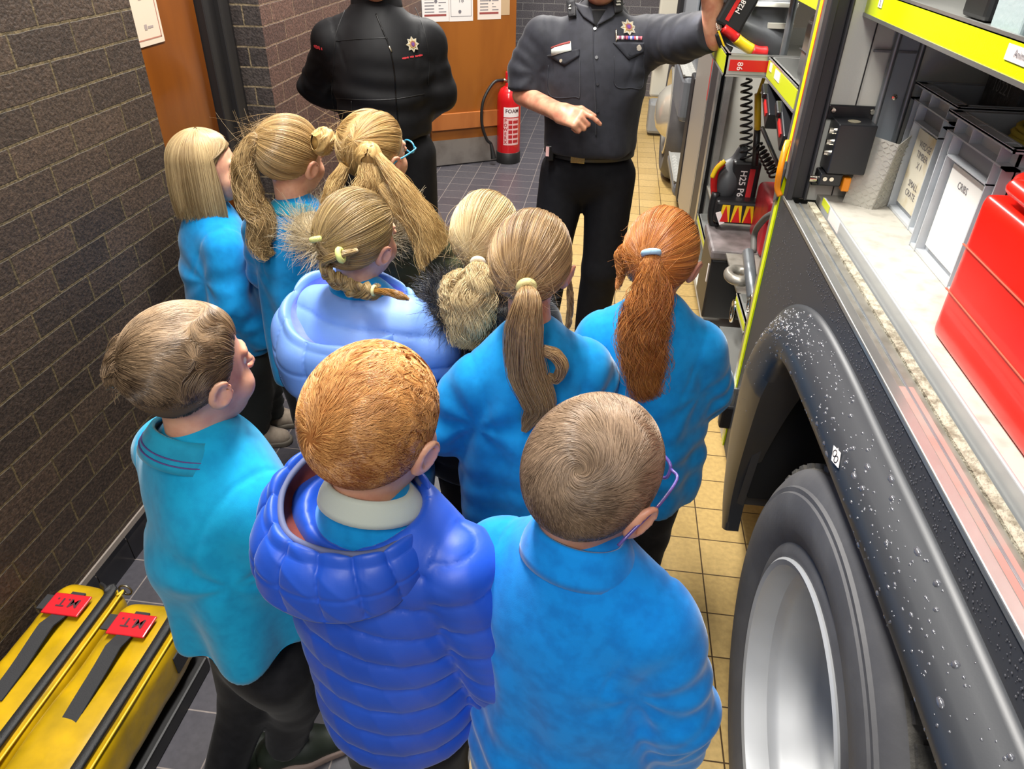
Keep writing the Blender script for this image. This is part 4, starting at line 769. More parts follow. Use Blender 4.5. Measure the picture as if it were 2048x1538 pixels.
f.collar(zs+.02, fabric('pale_grey_collar', 'b9bfb4'), r=.058, h=.035, tr=.006, flare=.02)
cap = f.cap(mat('ginger_scalp', 'a0642e', rough=.8), thick=.002); hm_ = hair_mat('hair_ginger', '7e4016', 'ebb06a')
D = f.roots(24000, seed=12); fl = swirl(wd_(f, (-.5, -.82, .25)), .5, (.25, .25, -.12), .16, 15, .26); ln = np.interp(D[:, 2], [-.8, -.15, .4], [.006, .013, .024])
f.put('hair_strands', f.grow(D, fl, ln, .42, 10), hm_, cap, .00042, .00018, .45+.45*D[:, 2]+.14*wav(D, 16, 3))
# ---------------------------------------------------------------- boy on the left in teal polo sweatshirt
f = Fig('boy with tousled brown hair in a teal sweatshirt with striped collar by yellow bags', (-.605, .87, 1.142), -30, -28, -4, 0, .96, lean=(-.004, 0))
zs = .985; ar = [arm(-.135, zs, (-.165, .05, .79), (-.07, .18, .72)), arm(.12, zs, (.15, .07, .78), (.08, .19, .72))]
aL, aR = f.L((-.745, .80, 0)), f.L((-.640, .890, 0)); mid = lambda p, q: ((p[0]+q[0])/2, (p[1]+q[1])/2+.03, .28); hL, hR_ = (-.035, -.01, .50), (.085, -.01, .50)
lg = [[hL, mid(hL, aL), (aL[0], aL[1], .07)], [hR_, mid(hR_, aR), (aR[0], aR[1], .06)]]
f.body(ar, hands=[(ar[0][2], (.6, .6, -.3), (0, -.3, -1), (0, 1, 0), dict(sc=.72)), (ar[1][2], (-.6, .6, -.3), (0, -.3, -1), (0, 1, 0), dict(sc=.72))], legs=lg)
f.top('sweatshirt', teal, zs, .61, .137, ar, cx=.125, cd=.10, hx=.118, hd=.108, hcx=.03, seed=41, ar=(.055, .050, .042), fold=.017, belly=-.015, res=.006)
f.collar(zs+.016, teal_c, r=.060, h=.042, tr=.007, flare=.032, open_=.2, stripe=(.30, .48), tiltb=.026)
f.trousers(blackt, .53, lg, r=(.069, .054, .046), fold=.009, pc=(.03, 0), pel=(.115, .09, .12))
dk = mat('dark_green_trainer', '22291f', rough=.5); pk = mat('pinkish_sole', '8a766c', rough=.6); gl = mat('green_laces', '9fb87a', rough=.6)
f.shoe((aL[0], aL[1], 0), 12, dk, pk, gl, .20); f.shoe((aR[0]+.01, aR[1]+.01, 0), -32, dk, pk, gl, .21)
cap = f.cap(mat('brown_scalp', '5f4a34', rough=.8), thick=.003); hm_ = hair_mat('hair_brown', '35261b', 'ac8f6e')
D = f.roots(20000, seed=22); crown = wd_(f, (-.80, -.52, .30)); fl = swirl(crown, .45, (.0, .12, -.12), .07, 25); ln = np.interp(D[:, 2], [-.8, -.25, .1, .5], [.006, .014, .036, .044])
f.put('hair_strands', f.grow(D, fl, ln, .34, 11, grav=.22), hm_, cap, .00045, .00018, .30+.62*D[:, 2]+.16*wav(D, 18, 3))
r_ = np.random.default_rng(4); Dt = dirs_in(crown+r_.normal(size=(900, 3))*.16); fl2 = lambda n, t, p: wd_(f, (-.8, -.15, -.45))+.5*np.stack([wav(n, 30, 2), wav(n, 30, 3), wav(n, 30, 4)], 1)
f.put('cowlick', f.grow(Dt, fl2, r_.uniform(.025, .055, 900), .7, 9, grav=.3), hm_, cap, .00045, .00015)
# ---------------------------------------------------------------- girl, long brown ponytail (centre)
def simple_legs(f, zw=.48, sh=None, m=blackt, spread=.065):
    f.trousers(m, zw, [[(-.06, 0, zw-.05), (-spread, .01, .28), (-spread, 0, .06)], [(.06, 0, zw-.05), (spread, .01, .28), (spread, 0, .06)]])
    for x in (-1, 1): f.shoe((x*spread, .01, 0), x*-6, sh or mat('black_shoe'), blackm, blackm)
def hnd(ar): return [(ar[0][2], (.5, .7, -.4), (0, -.3, -1), (0, 1, 0), dict(sc=.72)), (ar[1][2], (-.5, .7, -.4), (0, -.3, -1), (0, 1, 0), dict(sc=.72))]
f = Fig('girl with a long straight brown ponytail and pale yellow tie, centre of the group', (-.130, 1.36, 1.140), 17, -6, 4, 3, .99)
zs = .955; ar = [[(-.13, 0, .87), (-.195, .02, .74), (-.10, .15, .68)], arm(.125, zs, (.17, .04, .77), (.10, .15, .68))]
f.body(ar, hands=hnd(ar)); f.top('sweatshirt', blue2, zs, .47, .13, ar, slope=(.085, .04), cx=.135, cd=.10, hx=.155, hd=.125, seed=51, ar=(.056, .056, .044), fold=.015)
f.collar(zs+.012, teal_c, r=.057, h=.028, tr=.006, flare=.012); simple_legs(f)
hm_ = hair_mat('hair_ash_brown', '6b4f33', 'c2a070'); sc_ = mat('ash_brown_scalp', '8a6c4a', rough=.7)
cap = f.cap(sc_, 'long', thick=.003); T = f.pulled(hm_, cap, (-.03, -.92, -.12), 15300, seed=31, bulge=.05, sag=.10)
tw = f.h2l(T[None])[0]; gd = [at(1053, 574, y=1.235), at(1055, 600, y=1.205), at(1048, 660, y=1.195), at(1052, 740, y=1.20), at(1078, 810, y=1.205), at(1062, 838, y=1.205), at(1048, 862, y=1.205)]
f.tail(gd, (.012, .026, .037, .040, .034, .019, .004), hm_, mat('brown_tail_core', '5a4028', rough=.6), 2600, .003, 2, 3)
f.tie(gd[0], (gd[1]-gd[0]) @ f.M[:3, :3]+np.array([0, -.01, 0]), .0135, .0075, tie_y, True)
# curl peeping out beside the ponytail
f.tail([at(1085, 700, y=1.22), at(1112, 712, y=1.22), at(1124, 735, y=1.22), at(1112, 758, y=1.22), at(1096, 750, y=1.22)], (.014, .018, .019, .016, .006), hm_, mat('brown_tail_core'), 700, .001, 2, 5, name='hair_curl')
# side strand in front of the right ear
f.tail([at(1136, 548, y=1.36), at(1140, 590, y=1.37), at(1138, 640, y=1.38), at(1130, 665, y=1.38)], (.006, .008, .007, .003), hm_, mat('brown_tail_core'), 220, .003, 3, 6, name='side_strand')
# ---------------------------------------------------------------- red haired girl
f = Fig('girl with a long wavy auburn ponytail and pale blue tie beside the fire engine', (.143, 1.52, 1.105), 0, -18, 4, 2, .985)
zs = .955; ar = [arm(-.12, zs, (-.16, .05, .76), (-.08, .16, .68)), arm(.12, zs, (.16, .04, .75), (.10, .15, .66))]
f.body(ar, hands=hnd(ar)); f.top('sweatshirt', blue2, zs, .455, .125, ar, cx=.13, cd=.10, hx=.155, hd=.125, seed=61, ar=(.054, .053, .043), fold=.010)
f.collar(zs+.012, teal_c, r=.057, h=.024, tr=.006, flare=.012); simple_legs(f)
hm_ = hair_mat('hair_auburn', '8a4716', 'd9924a'); cap = f.cap(mat('auburn_scalp', '96591f', rough=.7), 'long', thick=.003); f.pulled(hm_, cap, (-.10, -.93, .22), 15300, seed=41, bulge=.05, sag=.05)
gd = [at(1302, 506, y=1.395), at(1303, 535, y=1.385), at(1298, 600, y=1.385), at(1285, 665, y=1.385), at(1290, 730, y=1.39), at(1300, 795, y=1.395)]
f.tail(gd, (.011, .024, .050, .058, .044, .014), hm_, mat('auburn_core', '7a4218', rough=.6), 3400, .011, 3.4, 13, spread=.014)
f.tie(gd[0], (gd[1]-gd[0]) @ f.M[:3, :3]+np.array([0, -.01, 0]), .0150, .0065, tie_b, True)
f.tail([at(1250, 485, y=1.50), at(1238, 510, y=1.5), at(1243, 545, y=1.5), at(1236, 575, y=1.5)], (.004, .010, .009, .003), hm_, mat('auburn_core'), 260, .006, 3, 16, name='side_strand', spread=.01)
# ---------------------------------------------------------------- blonde curly girl in dark coat
f = Fig('girl with a curly pale blonde ponytail in a dark coat with black fur trim', (-.262, 1.58, 1.10), 2, -4, 2, 4, .95)
zs = .945; ar = [arm(-.125, zs, (-.16, .05, .76), (-.08, .16, .68)), arm(.125, zs, (.16, .04, .75), (.10, .15, .66))]
f.body(ar, hands=hnd(ar)); f.top('coat', navyc, zs, .45, .13, ar, cx=.14, cd=.115, hx=.16, hd=.13, seed=71, ar=(.06, .056, .048), disp=quilt(ar, zs, .07, .008, 9)); simple_legs(f)
def fur(f, c, r, rt, m, mb, n=2600, L=.045, seed=1, a0=0, a1=6.283, ax=(0, 0, 1), nm='fur_trim', rx=1.):
    an = np.linspace(a0, a1, 40); x, y, d = frame(ax); c = np.asarray(c, float); C = np.array([c+r*(x*rx*math.cos(a)+y*math.sin(a)) for a in an]); B = MB().tube(C, rt, 10); o = obj(nm, B.v, B.f, mb, f.t, smooth=True, local=True)
    r_ = np.random.default_rng(seed); i = r_.random(n)*(len(an)-1.01); i0 = i.astype(int); q = C[i0]+(C[i0+1]-C[i0])*(i-i0)[:, None]; D = dirs_in(r_.normal(size=(n, 3))); D = dirs_in(D+.5*dirs_in(q-c)); k = 6; P = []; cv = r_.normal(size=(n, 3))*.35+.25*np.stack([wav(q, 60, seed), wav(q, 60, seed+1), wav(q, 60, seed+2)], 1)
    for j in range(k): t = j/(k-1); P.append(q+D*(rt*.8+L*t)*1+cv*L*t*t)
    strands('fur', np.stack(P, 1), m, o, .0006, .0002); return o
bfur = hair_mat('black_fur', '0c0c0e', '3a3634'); fur(f, (0, -.03, .965), .105, .03, bfur, mat('black_fur_base', '121214'), 3800, .04, 3)
hm_ = hair_mat('hair_pale_blonde', 'a3865a', 'e8d2a0'); cap = f.cap(mat('blonde_scalp', 'b3966a', rough=.7), 'long', thick=.003); f.pulled(hm_, cap, (-.12, -.95, -.10), 12750, seed=51, bulge=.05, sag=.08)
gd = [at(956, 525, y=1.452), at(955, 545, y=1.43), at(947, 590, y=1.41), at(940, 640, y=1.395), at(932, 690, y=1.39)]
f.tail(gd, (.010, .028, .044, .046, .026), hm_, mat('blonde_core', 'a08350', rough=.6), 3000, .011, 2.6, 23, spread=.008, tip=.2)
f.tail([at(950, 540, y=1.45), at(908, 562, y=1.43), at(902, 610, y=1.41), at(915, 675, y=1.395)], (.008, .016, .016, .008), hm_, mat('blonde_core'), 600, .012, 4, 24, spread=.02, name='loose_lock')
f.tie(gd[0], (gd[1]-gd[0]) @ f.M[:3, :3]+np.array([0, -.01, 0]), .0125, .006, tie_w, True)
# ---------------------------------------------------------------- girl with plait in periwinkle puffer
f = Fig('girl with a looped plait and yellow ties in a periwinkle blue hooded puffer coat', (-.540, 1.495, 1.112), -8, -24, 0, 8, .985)
zs = .955; ar = [arm(-.125, zs, (-.17, .05, .76), (-.08, .16, .68)), arm(.125, zs, (.19, .05, .79), (.12, .18, .68))]
peri = mat('periwinkle_nylon', '7ba2e6', var='7298de', vscale=6, rough=.5, bump=.1, bscale=160, bdist=.002); perl = fabric('lilac_lining', '7c8ae6', '7080dc', rough=.6)
f.body(ar, hands=hnd(ar)); f.top('sweatshirt', blue2, zs, .42, .125, ar, cx=.13, cd=.10, hx=.15, hd=.12, seed=81, ar=(.054, .053, .043))
f.top('coat', peri, zs-.02, .55, .13, [[ar[0][0], (-.18, .04, .77), (-.12, .13, .66)], [(.12, -.01, zs-.05), (.165, .0, .87), (.19, .02, .80)]], cx=.15, cd=.125, hx=.165, hd=.13, e=.018, seed=82, ar=(.066, .062, .05), disp=quilt([], zs, .085, .010, 12, slope=.1), res=.0075, cy=-.015, trap=-.03)
hood(f, peri, perl, None, np.array([(.115, .0, .945), (.095, -.09, .925), (.01, -.145, .915), (-.09, -.14, .93), (-.145, -.07, .96), (-.135, .03, .985), (-.05, .09, .985), (.07, .08, .965)]),
     (.03, .045, .05, .055, .05, .03, .02, .02), (.06, .10, .125, .135, .12, .07, .04, .04), (-.01, .0, .90), amp=.012, nq=9, seed=14)
hm_ = hair_mat('hair_dark_blonde', '77603e', 'c4a872'); cap = f.cap(mat('dark_blonde_scalp', '94794f', rough=.7), 'long', thick=.003)
c1 = np.array([-.55, -.80, .05]); c2 = np.array([-.12, -.98, -.12])
f.pulled(hm_, cap, c2, 11900, seed=61, bulge=.05, sag=.06, side=lambda D: D[:, 0] > -.25); f.pulled(hm_, cap, c1, 5100, seed=62, bulge=.04, side=lambda D: D[:, 0] <= -.2)
g1, g2 = at(635, 478, y=1.395), at(681, 510, y=1.362); ytie = mat('lime_tie', 'dfe58a', rough=.7)
f.tie(g1, (.3, -.3, -1), .012, .0065, ytie, True); f.tie(g2, (-1, -.2, -.3), .012, .0065, ytie, True)
cc = mat('dark_blonde_core', '6f5636', rough=.6)
f.tail([at(640, 440, y=1.41), g1, at(645, 500, y=1.385), at(668, 522, y=1.38)], (.006, .010, .011, .012), hm_, cc, 500, .001, 2, 33, name='plait_strand')
f.tail([at(715, 500, y=1.385), g2, at(655, 520, y=1.375), at(650, 535, y=1.385)], (.006, .010, .014, .014), hm_, cc, 500, .001, 2, 34, name='plait_strand')
pl = smooth_pts([at(650, 520, y=1.40), at(660, 548, y=1.385), at(690, 565, y=1.38), at(720, 578, y=1.385), at(760, 582, y=1.385)], 40); pw = np.linspace(0, 1, 40)
for j in range(3):
    ph = 2*math.pi*j/3; off = np.array([[.012*math.cos(2*math.pi*3*t+ph)*.4, .009*math.sin(4*math.pi*3*t+2*ph)-.005, .013*math.sin(2*math.pi*3*t+ph)] for t in pw]); f.tail((pl+off)[::3], (.012, .012, .012, .010), hm_, cc, 420, .0005, 2, 35+j, name='plait_strand')
e1 = at(748, 581, y=1.375); f.tie(e1, (1, 0, 0), .009, .004, tie_y, True)
f.tail([e1, at(775, 585, y=1.36), at(800, 592, y=1.35), at(818, 600, y=1.35)], (.008, .012, .012, .003), hair_mat('hair_tawny', '7a5220', 'b98a45'), mat('tawny_core', '8a6230', rough=.6), 500, .002, 2, 41, name='plait_end')
# ---------------------------------------------------------------- girl with two buns, khaki padded coat
f = Fig('girl with two hair buns, long blonde hair, blue glasses and khaki padded coat', (-.63, 1.94, 1.175), -5, -28, 0, 4, 1.0)
zs = 1.01; ar = [arm(-.13, zs, (-.18, .05, .80), (-.10, .16, .72)), arm(.13, zs, (.19, .05, .79), (.14, .17, .68))]
kh = mat('khaki_nylon', '4a4f38', var='40452f', vscale=8, rough=.5, bump=.1, bscale=160, bdist=.002)
f.body(ar, hands=hnd(ar)); f.top('coat', kh, zs, .50, .135, ar, cx=.15, cd=.125, hx=.17, hd=.14, e=.016, seed=91, ar=(.064, .06, .05), disp=quilt(ar, zs, .085, .012, 17)); simple_legs(f)
ffur = hair_mat('beige_fur', '8f7c5c', 'e6d9b8'); fur(f, (-.05, -.07, .995), .125, .035, ffur, mat('beige_fur_base', '9c8a68'), 3600, .05, 5, rx=1.1)
hm_ = hair_mat('hair_golden_blonde', '96733f', 'dcbc80'); gc = mat('golden_core', '9a7840', rough=.6); cap = f.cap(mat('golden_scalp', 'a98a58', rough=.7), 'long', thick=.003)
b1, b2 = np.array([-.72, -.62, .42]), np.array([.35, -.88, .42])
f.pulled(hm_, cap, b1, 6120, seed=71, bulge=.04, side=lambda D: D[:, 0] <= -.1+.1*D[:, 2]); f.pulled(hm_, cap, b2, 9520, seed=72, bulge=.04, side=lambda D: D[:, 0] > -.1+.1*D[:, 2])
def bun(f, c, r, ax, seed, nm='hair_bun'):
    c = f.L(c); x, y, d = frame(ax); B = MB().lathe([(0, r*.8), (r*.5, r*.7), (r*.85, r*.35), (r, 0), (r*.8, -r*.5), (0, -r*.7)], c, d, 18); o = obj(nm, B.v, B.f, gc, f.t, smooth=True, local=True); r_ = np.random.default_rng(seed); n = 1100; k = 22
    t0 = r_.uniform(0, 6.28, n); h0 = r_.uniform(-.5, .95, n); P = []
    for j in range(k): t = t0+2.6*j/(k-1); h = h0+.35*np.sin(t*1.5+seed); rr_ = r*np.sqrt(np.clip(1-.8*h*h, .04, 1))*(1.03+.05*np.sin(5*t+9*h0)); P.append(c+(x*np.cos(t)[:, None]+y*np.sin(t)[:, None])*rr_[:, None]+d*(h*r*.85)[:, None])
    strands('bun_strands', np.stack(P, 1), hm_, o, .0006, .0004); return o
bun(f, at(647, 283, y=1.90), .036, (-.6, -.6, .5), 3); bun(f, at(737, 312, y=1.83), .034, (.3, -.9, .3), 4)
f.tie(at(678, 268, y=1.90), (1, .2, 0), .008, .004, mat('pink_tie', 'd8a0a8', rough=.6), True)
f.tail([at(690, 330, y=1.84), at(668, 380, y=1.82), at(658, 440, y=1.81), at(650, 500, y=1.80)], (.02, .034, .034, .016), hm_, gc, 1300, .005, 3, 51, name='long_hair', spread=.03)
f.tail([at(735, 320, y=1.82), at(738, 370, y=1.80), at(735, 410, y=1.80), at(745, 455, y=1.80)], (.02, .045, .05, .04), hm_, gc, 1500, .005, 3, 52, name='long_hair', spread=.03)
f.tail([at(755, 310, y=1.82), at(800, 370, y=1.80), at(850, 440, y=1.79), at(885, 500, y=1.79)], (.014, .032, .030, .012), hm_, gc, 1300, .004, 3, 53, name='long_hair', spread=.03)
f.tail([at(760, 370, y=1.80), at(805, 420, y=1.79), at(840, 470, y=1.79), at(862, 520, y=1.79)], (.016, .03, .026, .010), hm_, gc, 900, .005, 3, 54, name='long_hair', spread=.035)
glasses(f, mat('blue_frame', '2f8fb5', rough=.25, coat=.4))
# ---------------------------------------------------------------- girl with high wavy ponytail
f = Fig('girl with a high curly golden ponytail and black tie beside the bobbed child', (-.862, 1.92, 1.155), -5, -22, -4, 6, .985)
zs = .99; ar = [arm(-.12, zs, (-.16, .04, .78), (-.10, .14, .68)), arm(.12, zs, (.16, .04, .78), (.10, .14, .68))]
f.body(ar, hands=hnd(ar)); f.top('sweatshirt', blue2, zs, .46, .125, ar, cx=.13, cd=.10, hx=.145, hd=.12, seed=101, ar=(.054, .052, .043)); f.collar(zs+.01, teal_c, r=.057, h=.035, tr=.006, flare=.02); simple_legs(f)
hm2 = hair_mat('hair_honey', '7f6238', 'd0b07a'); cap = f.cap(mat('honey_scalp', '98794a', rough=.7), 'long', thick=.003); f.pulled(hm2, cap, (-.62, -.72, .32), 13600, seed=81, bulge=.05)
gd = [at(528, 288, y=1.85), at(508, 282, y=1.84), at(488, 330, y=1.83), at(500, 400, y=1.82), at(525, 440, y=1.82), at(522, 480, y=1.82), at(545, 510, y=1.82)]
f.tail(gd, (.010, .022, .032, .038, .042, .036, .014), hm2, mat('honey_core', '8f6c3a', rough=.6), 3000, .017, 3.3, 63, spread=.02)
f.tie(gd[0], (gd[1]-gd[0]) @ f.M[:3, :3], .0115, .005, tie_k, True)
# ---------------------------------------------------------------- child with bob by the wall
f = Fig('child with a blond bob and beige lace-up shoes against the brick wall', (-1.19, 2.04, 1.075), -52, -62, -2, 0, .985, zh=1.075)
zs = .915; ar = [arm(-.115, zs, (-.15, .04, .70), (-.08, .14, .62)), arm(.115, zs, (.155, -.01, .69), (.14, .07, .52))]
lg = [[(-.06, -.0, .42), (*((f.L((-1.235, 2.17, 0))[:2])*.6+np.array([0, .02])), .25), (*f.L((-1.235, 2.17, 0))[:2], .06)], [(.06, -.0, .42), (*((f.L((-1.24, 2.055, 0))[:2])*.6+np.array([.01, .02])), .25), (*f.L((-1.24, 2.055, 0))[:2], .06)]]
f.body(ar, hands=hnd(ar), ears=False, legs=lg); f.top('sweatshirt', blue2, zs, .475, .12, ar, cx=.12, cd=.10, hx=.14, hd=.12, seed=111, ar=(.056, .056, .045), fold=.010); f.collar(zs+.01, teal_c, r=.057, h=.035, tr=.006, flare=.02)
f.trousers(mat('charcoal_trousers', '202422', rough=.8), .44, lg, r=(.08, .068, .058), fold=.010)
bs = fabric('beige_suede', '96897a', '877a6c'); bso = mat('grey_sole', '5f584e', rough=.7); bl_ = mat('cream_laces', 'c9c6ac', rough=.7)
f.shoe((lg[0][2][0], lg[0][2][1], 0), -20, bs, bso, bl_, .20); f.shoe((lg[1][2][0], lg[1][2][1], 0), -26, bs, bso, bl_, .20)
hm2 = hair_mat('hair_bob_blond', '7d6440', 'd2b888'); cap = f.cap(mat('bob_scalp', '7f6844', rough=.7), 'long', thick=.001)
D = f.roots(16000, 'long', 91); D = D[D[:, 2] > -.40]; r_ = np.random.default_rng(8); k = 22; az = np.arctan2(D[:, 1], D[:, 0]); c1_, c2_ = wav(D, 14, 1), wav(D, 14, 2); lay = r_.random(len(D)); P = []
ph0 = np.arccos(np.clip(D[:, 2], -1, 1)); arc = np.maximum(0, math.pi/2-ph0)*.092; c3_ = wav(D, 40, 5); drop_ = np.where(D[:, 2] > 0, .128, .128+D[:, 2]*.09)+.028*lay+.014*c1_+.010*c3_; Lt = (arc+drop_)*(1-.16*r_.random(len(D))**2)
for j in range(k):
    s_ = Lt*j/(k-1); ph = np.where(s_ < arc, ph0+s_/.092, np.maximum(ph0, math.pi/2)); dn = np.clip(s_-arc, 0, 1); u_ = dn/.14; t = j/(k-1)
    rad = np.sin(ph)*(1.04+.07*lay*t)+.10*u_*(1-u_)*1.2-.03*u_**2+.03*c2_*t+.025*c3_*t*t; fr = np.clip(np.sin(az)-.35, 0, 1); af = np.abs(np.arctan2(np.sin(az), np.abs(np.cos(az)))); tg = np.minimum(np.arctan2(np.sin(az), np.abs(np.cos(az))), .30); mx_ = np.clip((ph-.75)*1.6, 0, 1); aa = np.arctan2(np.sin(az), np.abs(np.cos(az)))*(1-mx_)+tg*mx_; a_ = np.where(np.cos(az) > 0, aa, math.pi-aa)+.10*c1_*t
    P.append(np.stack([HC[0]+HR[0]*rad*np.cos(a_), HC[1]+HR[1]*rad*np.sin(a_), HC[2]+HR[2]*1.05*np.cos(ph)-dn], 1))
f.put('hair_strands', np.stack(P, 1), hm2, cap, .0006, .0003)
# ---------------------------------------------------------------- helpers that lay trim on a garment
def surf(o, u, v, off=.001):
    """point and normal of a garment where the sight line through pixel (u, v) meets it"""
    me = o.data; n = len(me.vertices); V = np.empty(n*3); me.vertices.foreach_get('co', V); V = V.reshape(-1, 3); Nn = np.empty(n*3); me.vertices.foreach_get('normal', Nn); Nn = Nn.reshape(-1, 3)
    M = WORLD[o.name]; W = V @ M[:3, :3].T+M[:3, 3]; Nw = Nn @ M[:3, :3].T; d = RC @ np.array([u-1024., 769.-v, -F_PX]); d /= np.linalg.norm(d); q = W-CAM; t = q @ d; D = _n3(q-t[:, None]*d)
    k = np.where((D < .012) & (Nw @ d < 0))[0]
    if not len(k): k = np.argsort(D)[:6]
    k = k[t[k] < t[k].min()+.05]; wt = 1/(D[k]+.001)**2; p = (W[k]*wt[:, None]).sum(0)/wt.sum(); nn = (Nw[k]*wt[:, None]).sum(0); nn /= np.linalg.norm(nn); return CAM+d*((p-CAM) @ d)+nn*off, nn
def seam(f, o, px, m, r=.0016, nm='seam', n=24, off=.001):
    P = smooth_pts([(a, b, 0) for a, b in px], n) if len(px) > 2 else np.linspace((*px[0], 0), (*px[1], 0), n); B = MB().tube(np.array([surf(o, p[0], p[1], off)[0] for p in P]), r, 6); return obj(nm, B.v, B.f, m, o if o.parent else f.t, smooth=True)
def patch(f, o, quad, m, nm, n=7, off=.003, th=.0025, bev=0):
    a, b, c, d = [np.array(q, float) for q in quad]; P = np.array([[surf(o, *((a*(1-u)+b*u)*(1-v)+(d*(1-u)+c*u)*v), off)[0] for u in np.linspace(0, 1, n)] for v in np.linspace(0, 1, n)])
    B = MB().grid(P); q = obj(nm, B.v, B.f, m, o, smooth=True); s_ = q.modifiers.new('t', 'SOLIDIFY'); s_.thickness = th; s_.offset = 0; return q
def star_badge(f, o, u, v, r):
    p, nn = surf(o, u, v, .003); ux = np.cross((0, 0, 1), nn); ux /= np.linalg.norm(ux); uy = np.cross(nn, ux)
    silver = mat('silver_badge', 'cdc6b4', rough=.3, metal=.6); poly = [((r if i % 2 == 0 else r*.66)*math.sin(i*math.pi/8), (r if i % 2 == 0 else r*.66)*math.cos(i*math.pi/8)) for i in range(16)]
    B = MB().prism(poly, p, ux, uy, nn*.002); b = B.build('star_badge', silver, o)
    B = MB()
    for i in range(8): a = i*math.pi/4; d = ux*math.sin(a)+uy*math.cos(a); t_ = np.cross(nn, d); B.add([p+nn*.002+t_*r*.12, p+nn*.002-t_*r*.12, p+nn*.002+d*r*.95, p+nn*.0045+d*r*.4], [(0, 1, 3), (1, 2, 3), (2, 0, 3)])
    B.build('badge_ray', mat('gold_edge', 'c9a86a', rough=.3, metal=.6), b); MB().lathe([(r*.42, .002), (r*.40, .0045), (0, .005)], p, nn, 20).build('badge_disc', mat('maroon_enamel', '7c4a4c', rough=.3), b)
    MB().lathe([(r*.45, .002), (r*.45, .005), (r*.38, .005)], p, nn, 20).build('badge_ring', mat('gold_edge'), b)
    B = MB(); B.prism([(-.2*r, .18*r), (.2*r, .18*r), (.16*r, -.1*r), (0, -.26*r), (-.16*r, -.1*r)], p+nn*.005, ux, uy, nn*.001); B.build('badge_shield', mat('purple_enamel', '5d3a78', rough=.3), b)
# ---------------------------------------------------------------- firefighter in black soft shell jacket
jk = fabric('black_softshell', '0d0d0f', '101012', rough=.6, bump=.15, sheen=0)
f = Fig('firefighter in a black zipped jacket with hands behind the back beside the brick pier', (-.865, 2.83, 1.575), 196, 196, -4, 0, 1.08, fwd=.03)
zs = 1.39; Lf = lambda p: f.L(p)
elR, wrR = Lf((-1.185, 2.96, 1.13)), Lf((-.97, 3.06, 1.00)); elL, wrL = Lf((-.665, 2.93, 1.13)), Lf((-.80, 3.05, 1.00))
ar = [[(.165, 0, zs-.075), elR, wrR], [(-.165, 0, zs-.075), elL, wrL]]
f.body(ar, m=skin2, zs=1.385, sw=.15, hres=.006, legs=[[(x * .09, 0, .90), (x*.10, .02, .50), (x*.10, 0, .08)] for x in (-1, 1)], hands=[(wrR, wrL-wrR, (0, 1, 0), (0, 0, 1), dict(sc=.95)), (wrL, wrR-wrL, (0, 1, .1), (0, 0, 1), dict(sc=.95))])
j = f.top('jacket', jk, zs, .99, .205, ar, cx=.175, cd=.125, hx=.165, hd=.125, seed=121, ar=(.066, .058, .050), slope=.05, kb=.05, fold=.008, res=.010, neck=.075, trap=.035, belly=.02, disp=None)
f.collar(zs+.045, jk, r=.070, h=.06, tr=.008, flare=.02, open_=.12, parent=j)
tr = fabric('black_work_trousers', '0c0c0e', '101012', sheen=0, rough=.75)
f.trousers(tr, .97, [[(-.09, 0, .90), (-.10, .02, .50), (-.10, 0, .08)], [(.09, 0, .90), (.10, .02, .50), (.10, 0, .08)]], r=(.105, .085, .068), pel=(.165, .125, .14), res=.013, fold=.009)
for x in (-1, 1): f.shoe((x*.11, .02, 0), x*-8, mat('black_boot', '131313', rough=.35), blackm, blackm, .28, 'boot')
sm_ = mat('black_seam', '0b0b0c', rough=.5); red_em = mat('red_embroidery', 'b0272e', rough=.8)
seam(f, j, [(752, 28), (765, 60), (778, 92), (788, 140), (792, 200), (797, 255)], mat('black_zip_teeth', '0a0a0a', rough=.25, metal=.3), .0028, 'zip', 50); seam(f, j, [(778, 92), (783, 104)], mat('steel_hook', 'a59c86'), .0035, 'zip_pull', 4)
seam(f, j, [(690, 20), (672, 70), (668, 130), (664, 190), (672, 240)], sm_, .0014); seam(f, j, [(830, 15), (848, 60), (858, 120), (856, 170)], sm_, .0014); seam(f, j, [(672, 82), (720, 78), (775, 76)], sm_, .0012); seam(f, j, [(672, 196), (730, 200), (790, 198), (848, 188)], sm_, .0014); seam(f, j, [(703, 202), (705, 250)], sm_, .002, 'pocket_zip', 8)
star_badge(f, j, 824, 89, .027)
def stitch(o, px0, px1, n, m, h=.006, nm='embroidery', hh=1.):
    B = MB()
    for i in range(n):
        if i in (5, 9): continue
        t = (i+.5)/n; p, nn = surf(o, px0[0]+(px1[0]-px0[0])*t, px0[1]+(px1[1]-px0[1])*t, .0015); ux = np.cross((0, 0, 1), nn); ux /= np.linalg.norm(ux); B.obox(p, (.0045, h*(1 if i % 3 else .7), .001), ax=[ux, np.cross(nn, ux), nn])
    return B.build(nm, m, o)
stitch(j, (804, 117), (845, 110), 16, red_em); stitch(j, (628, 92), (645, 98), 7, red_em, .012)
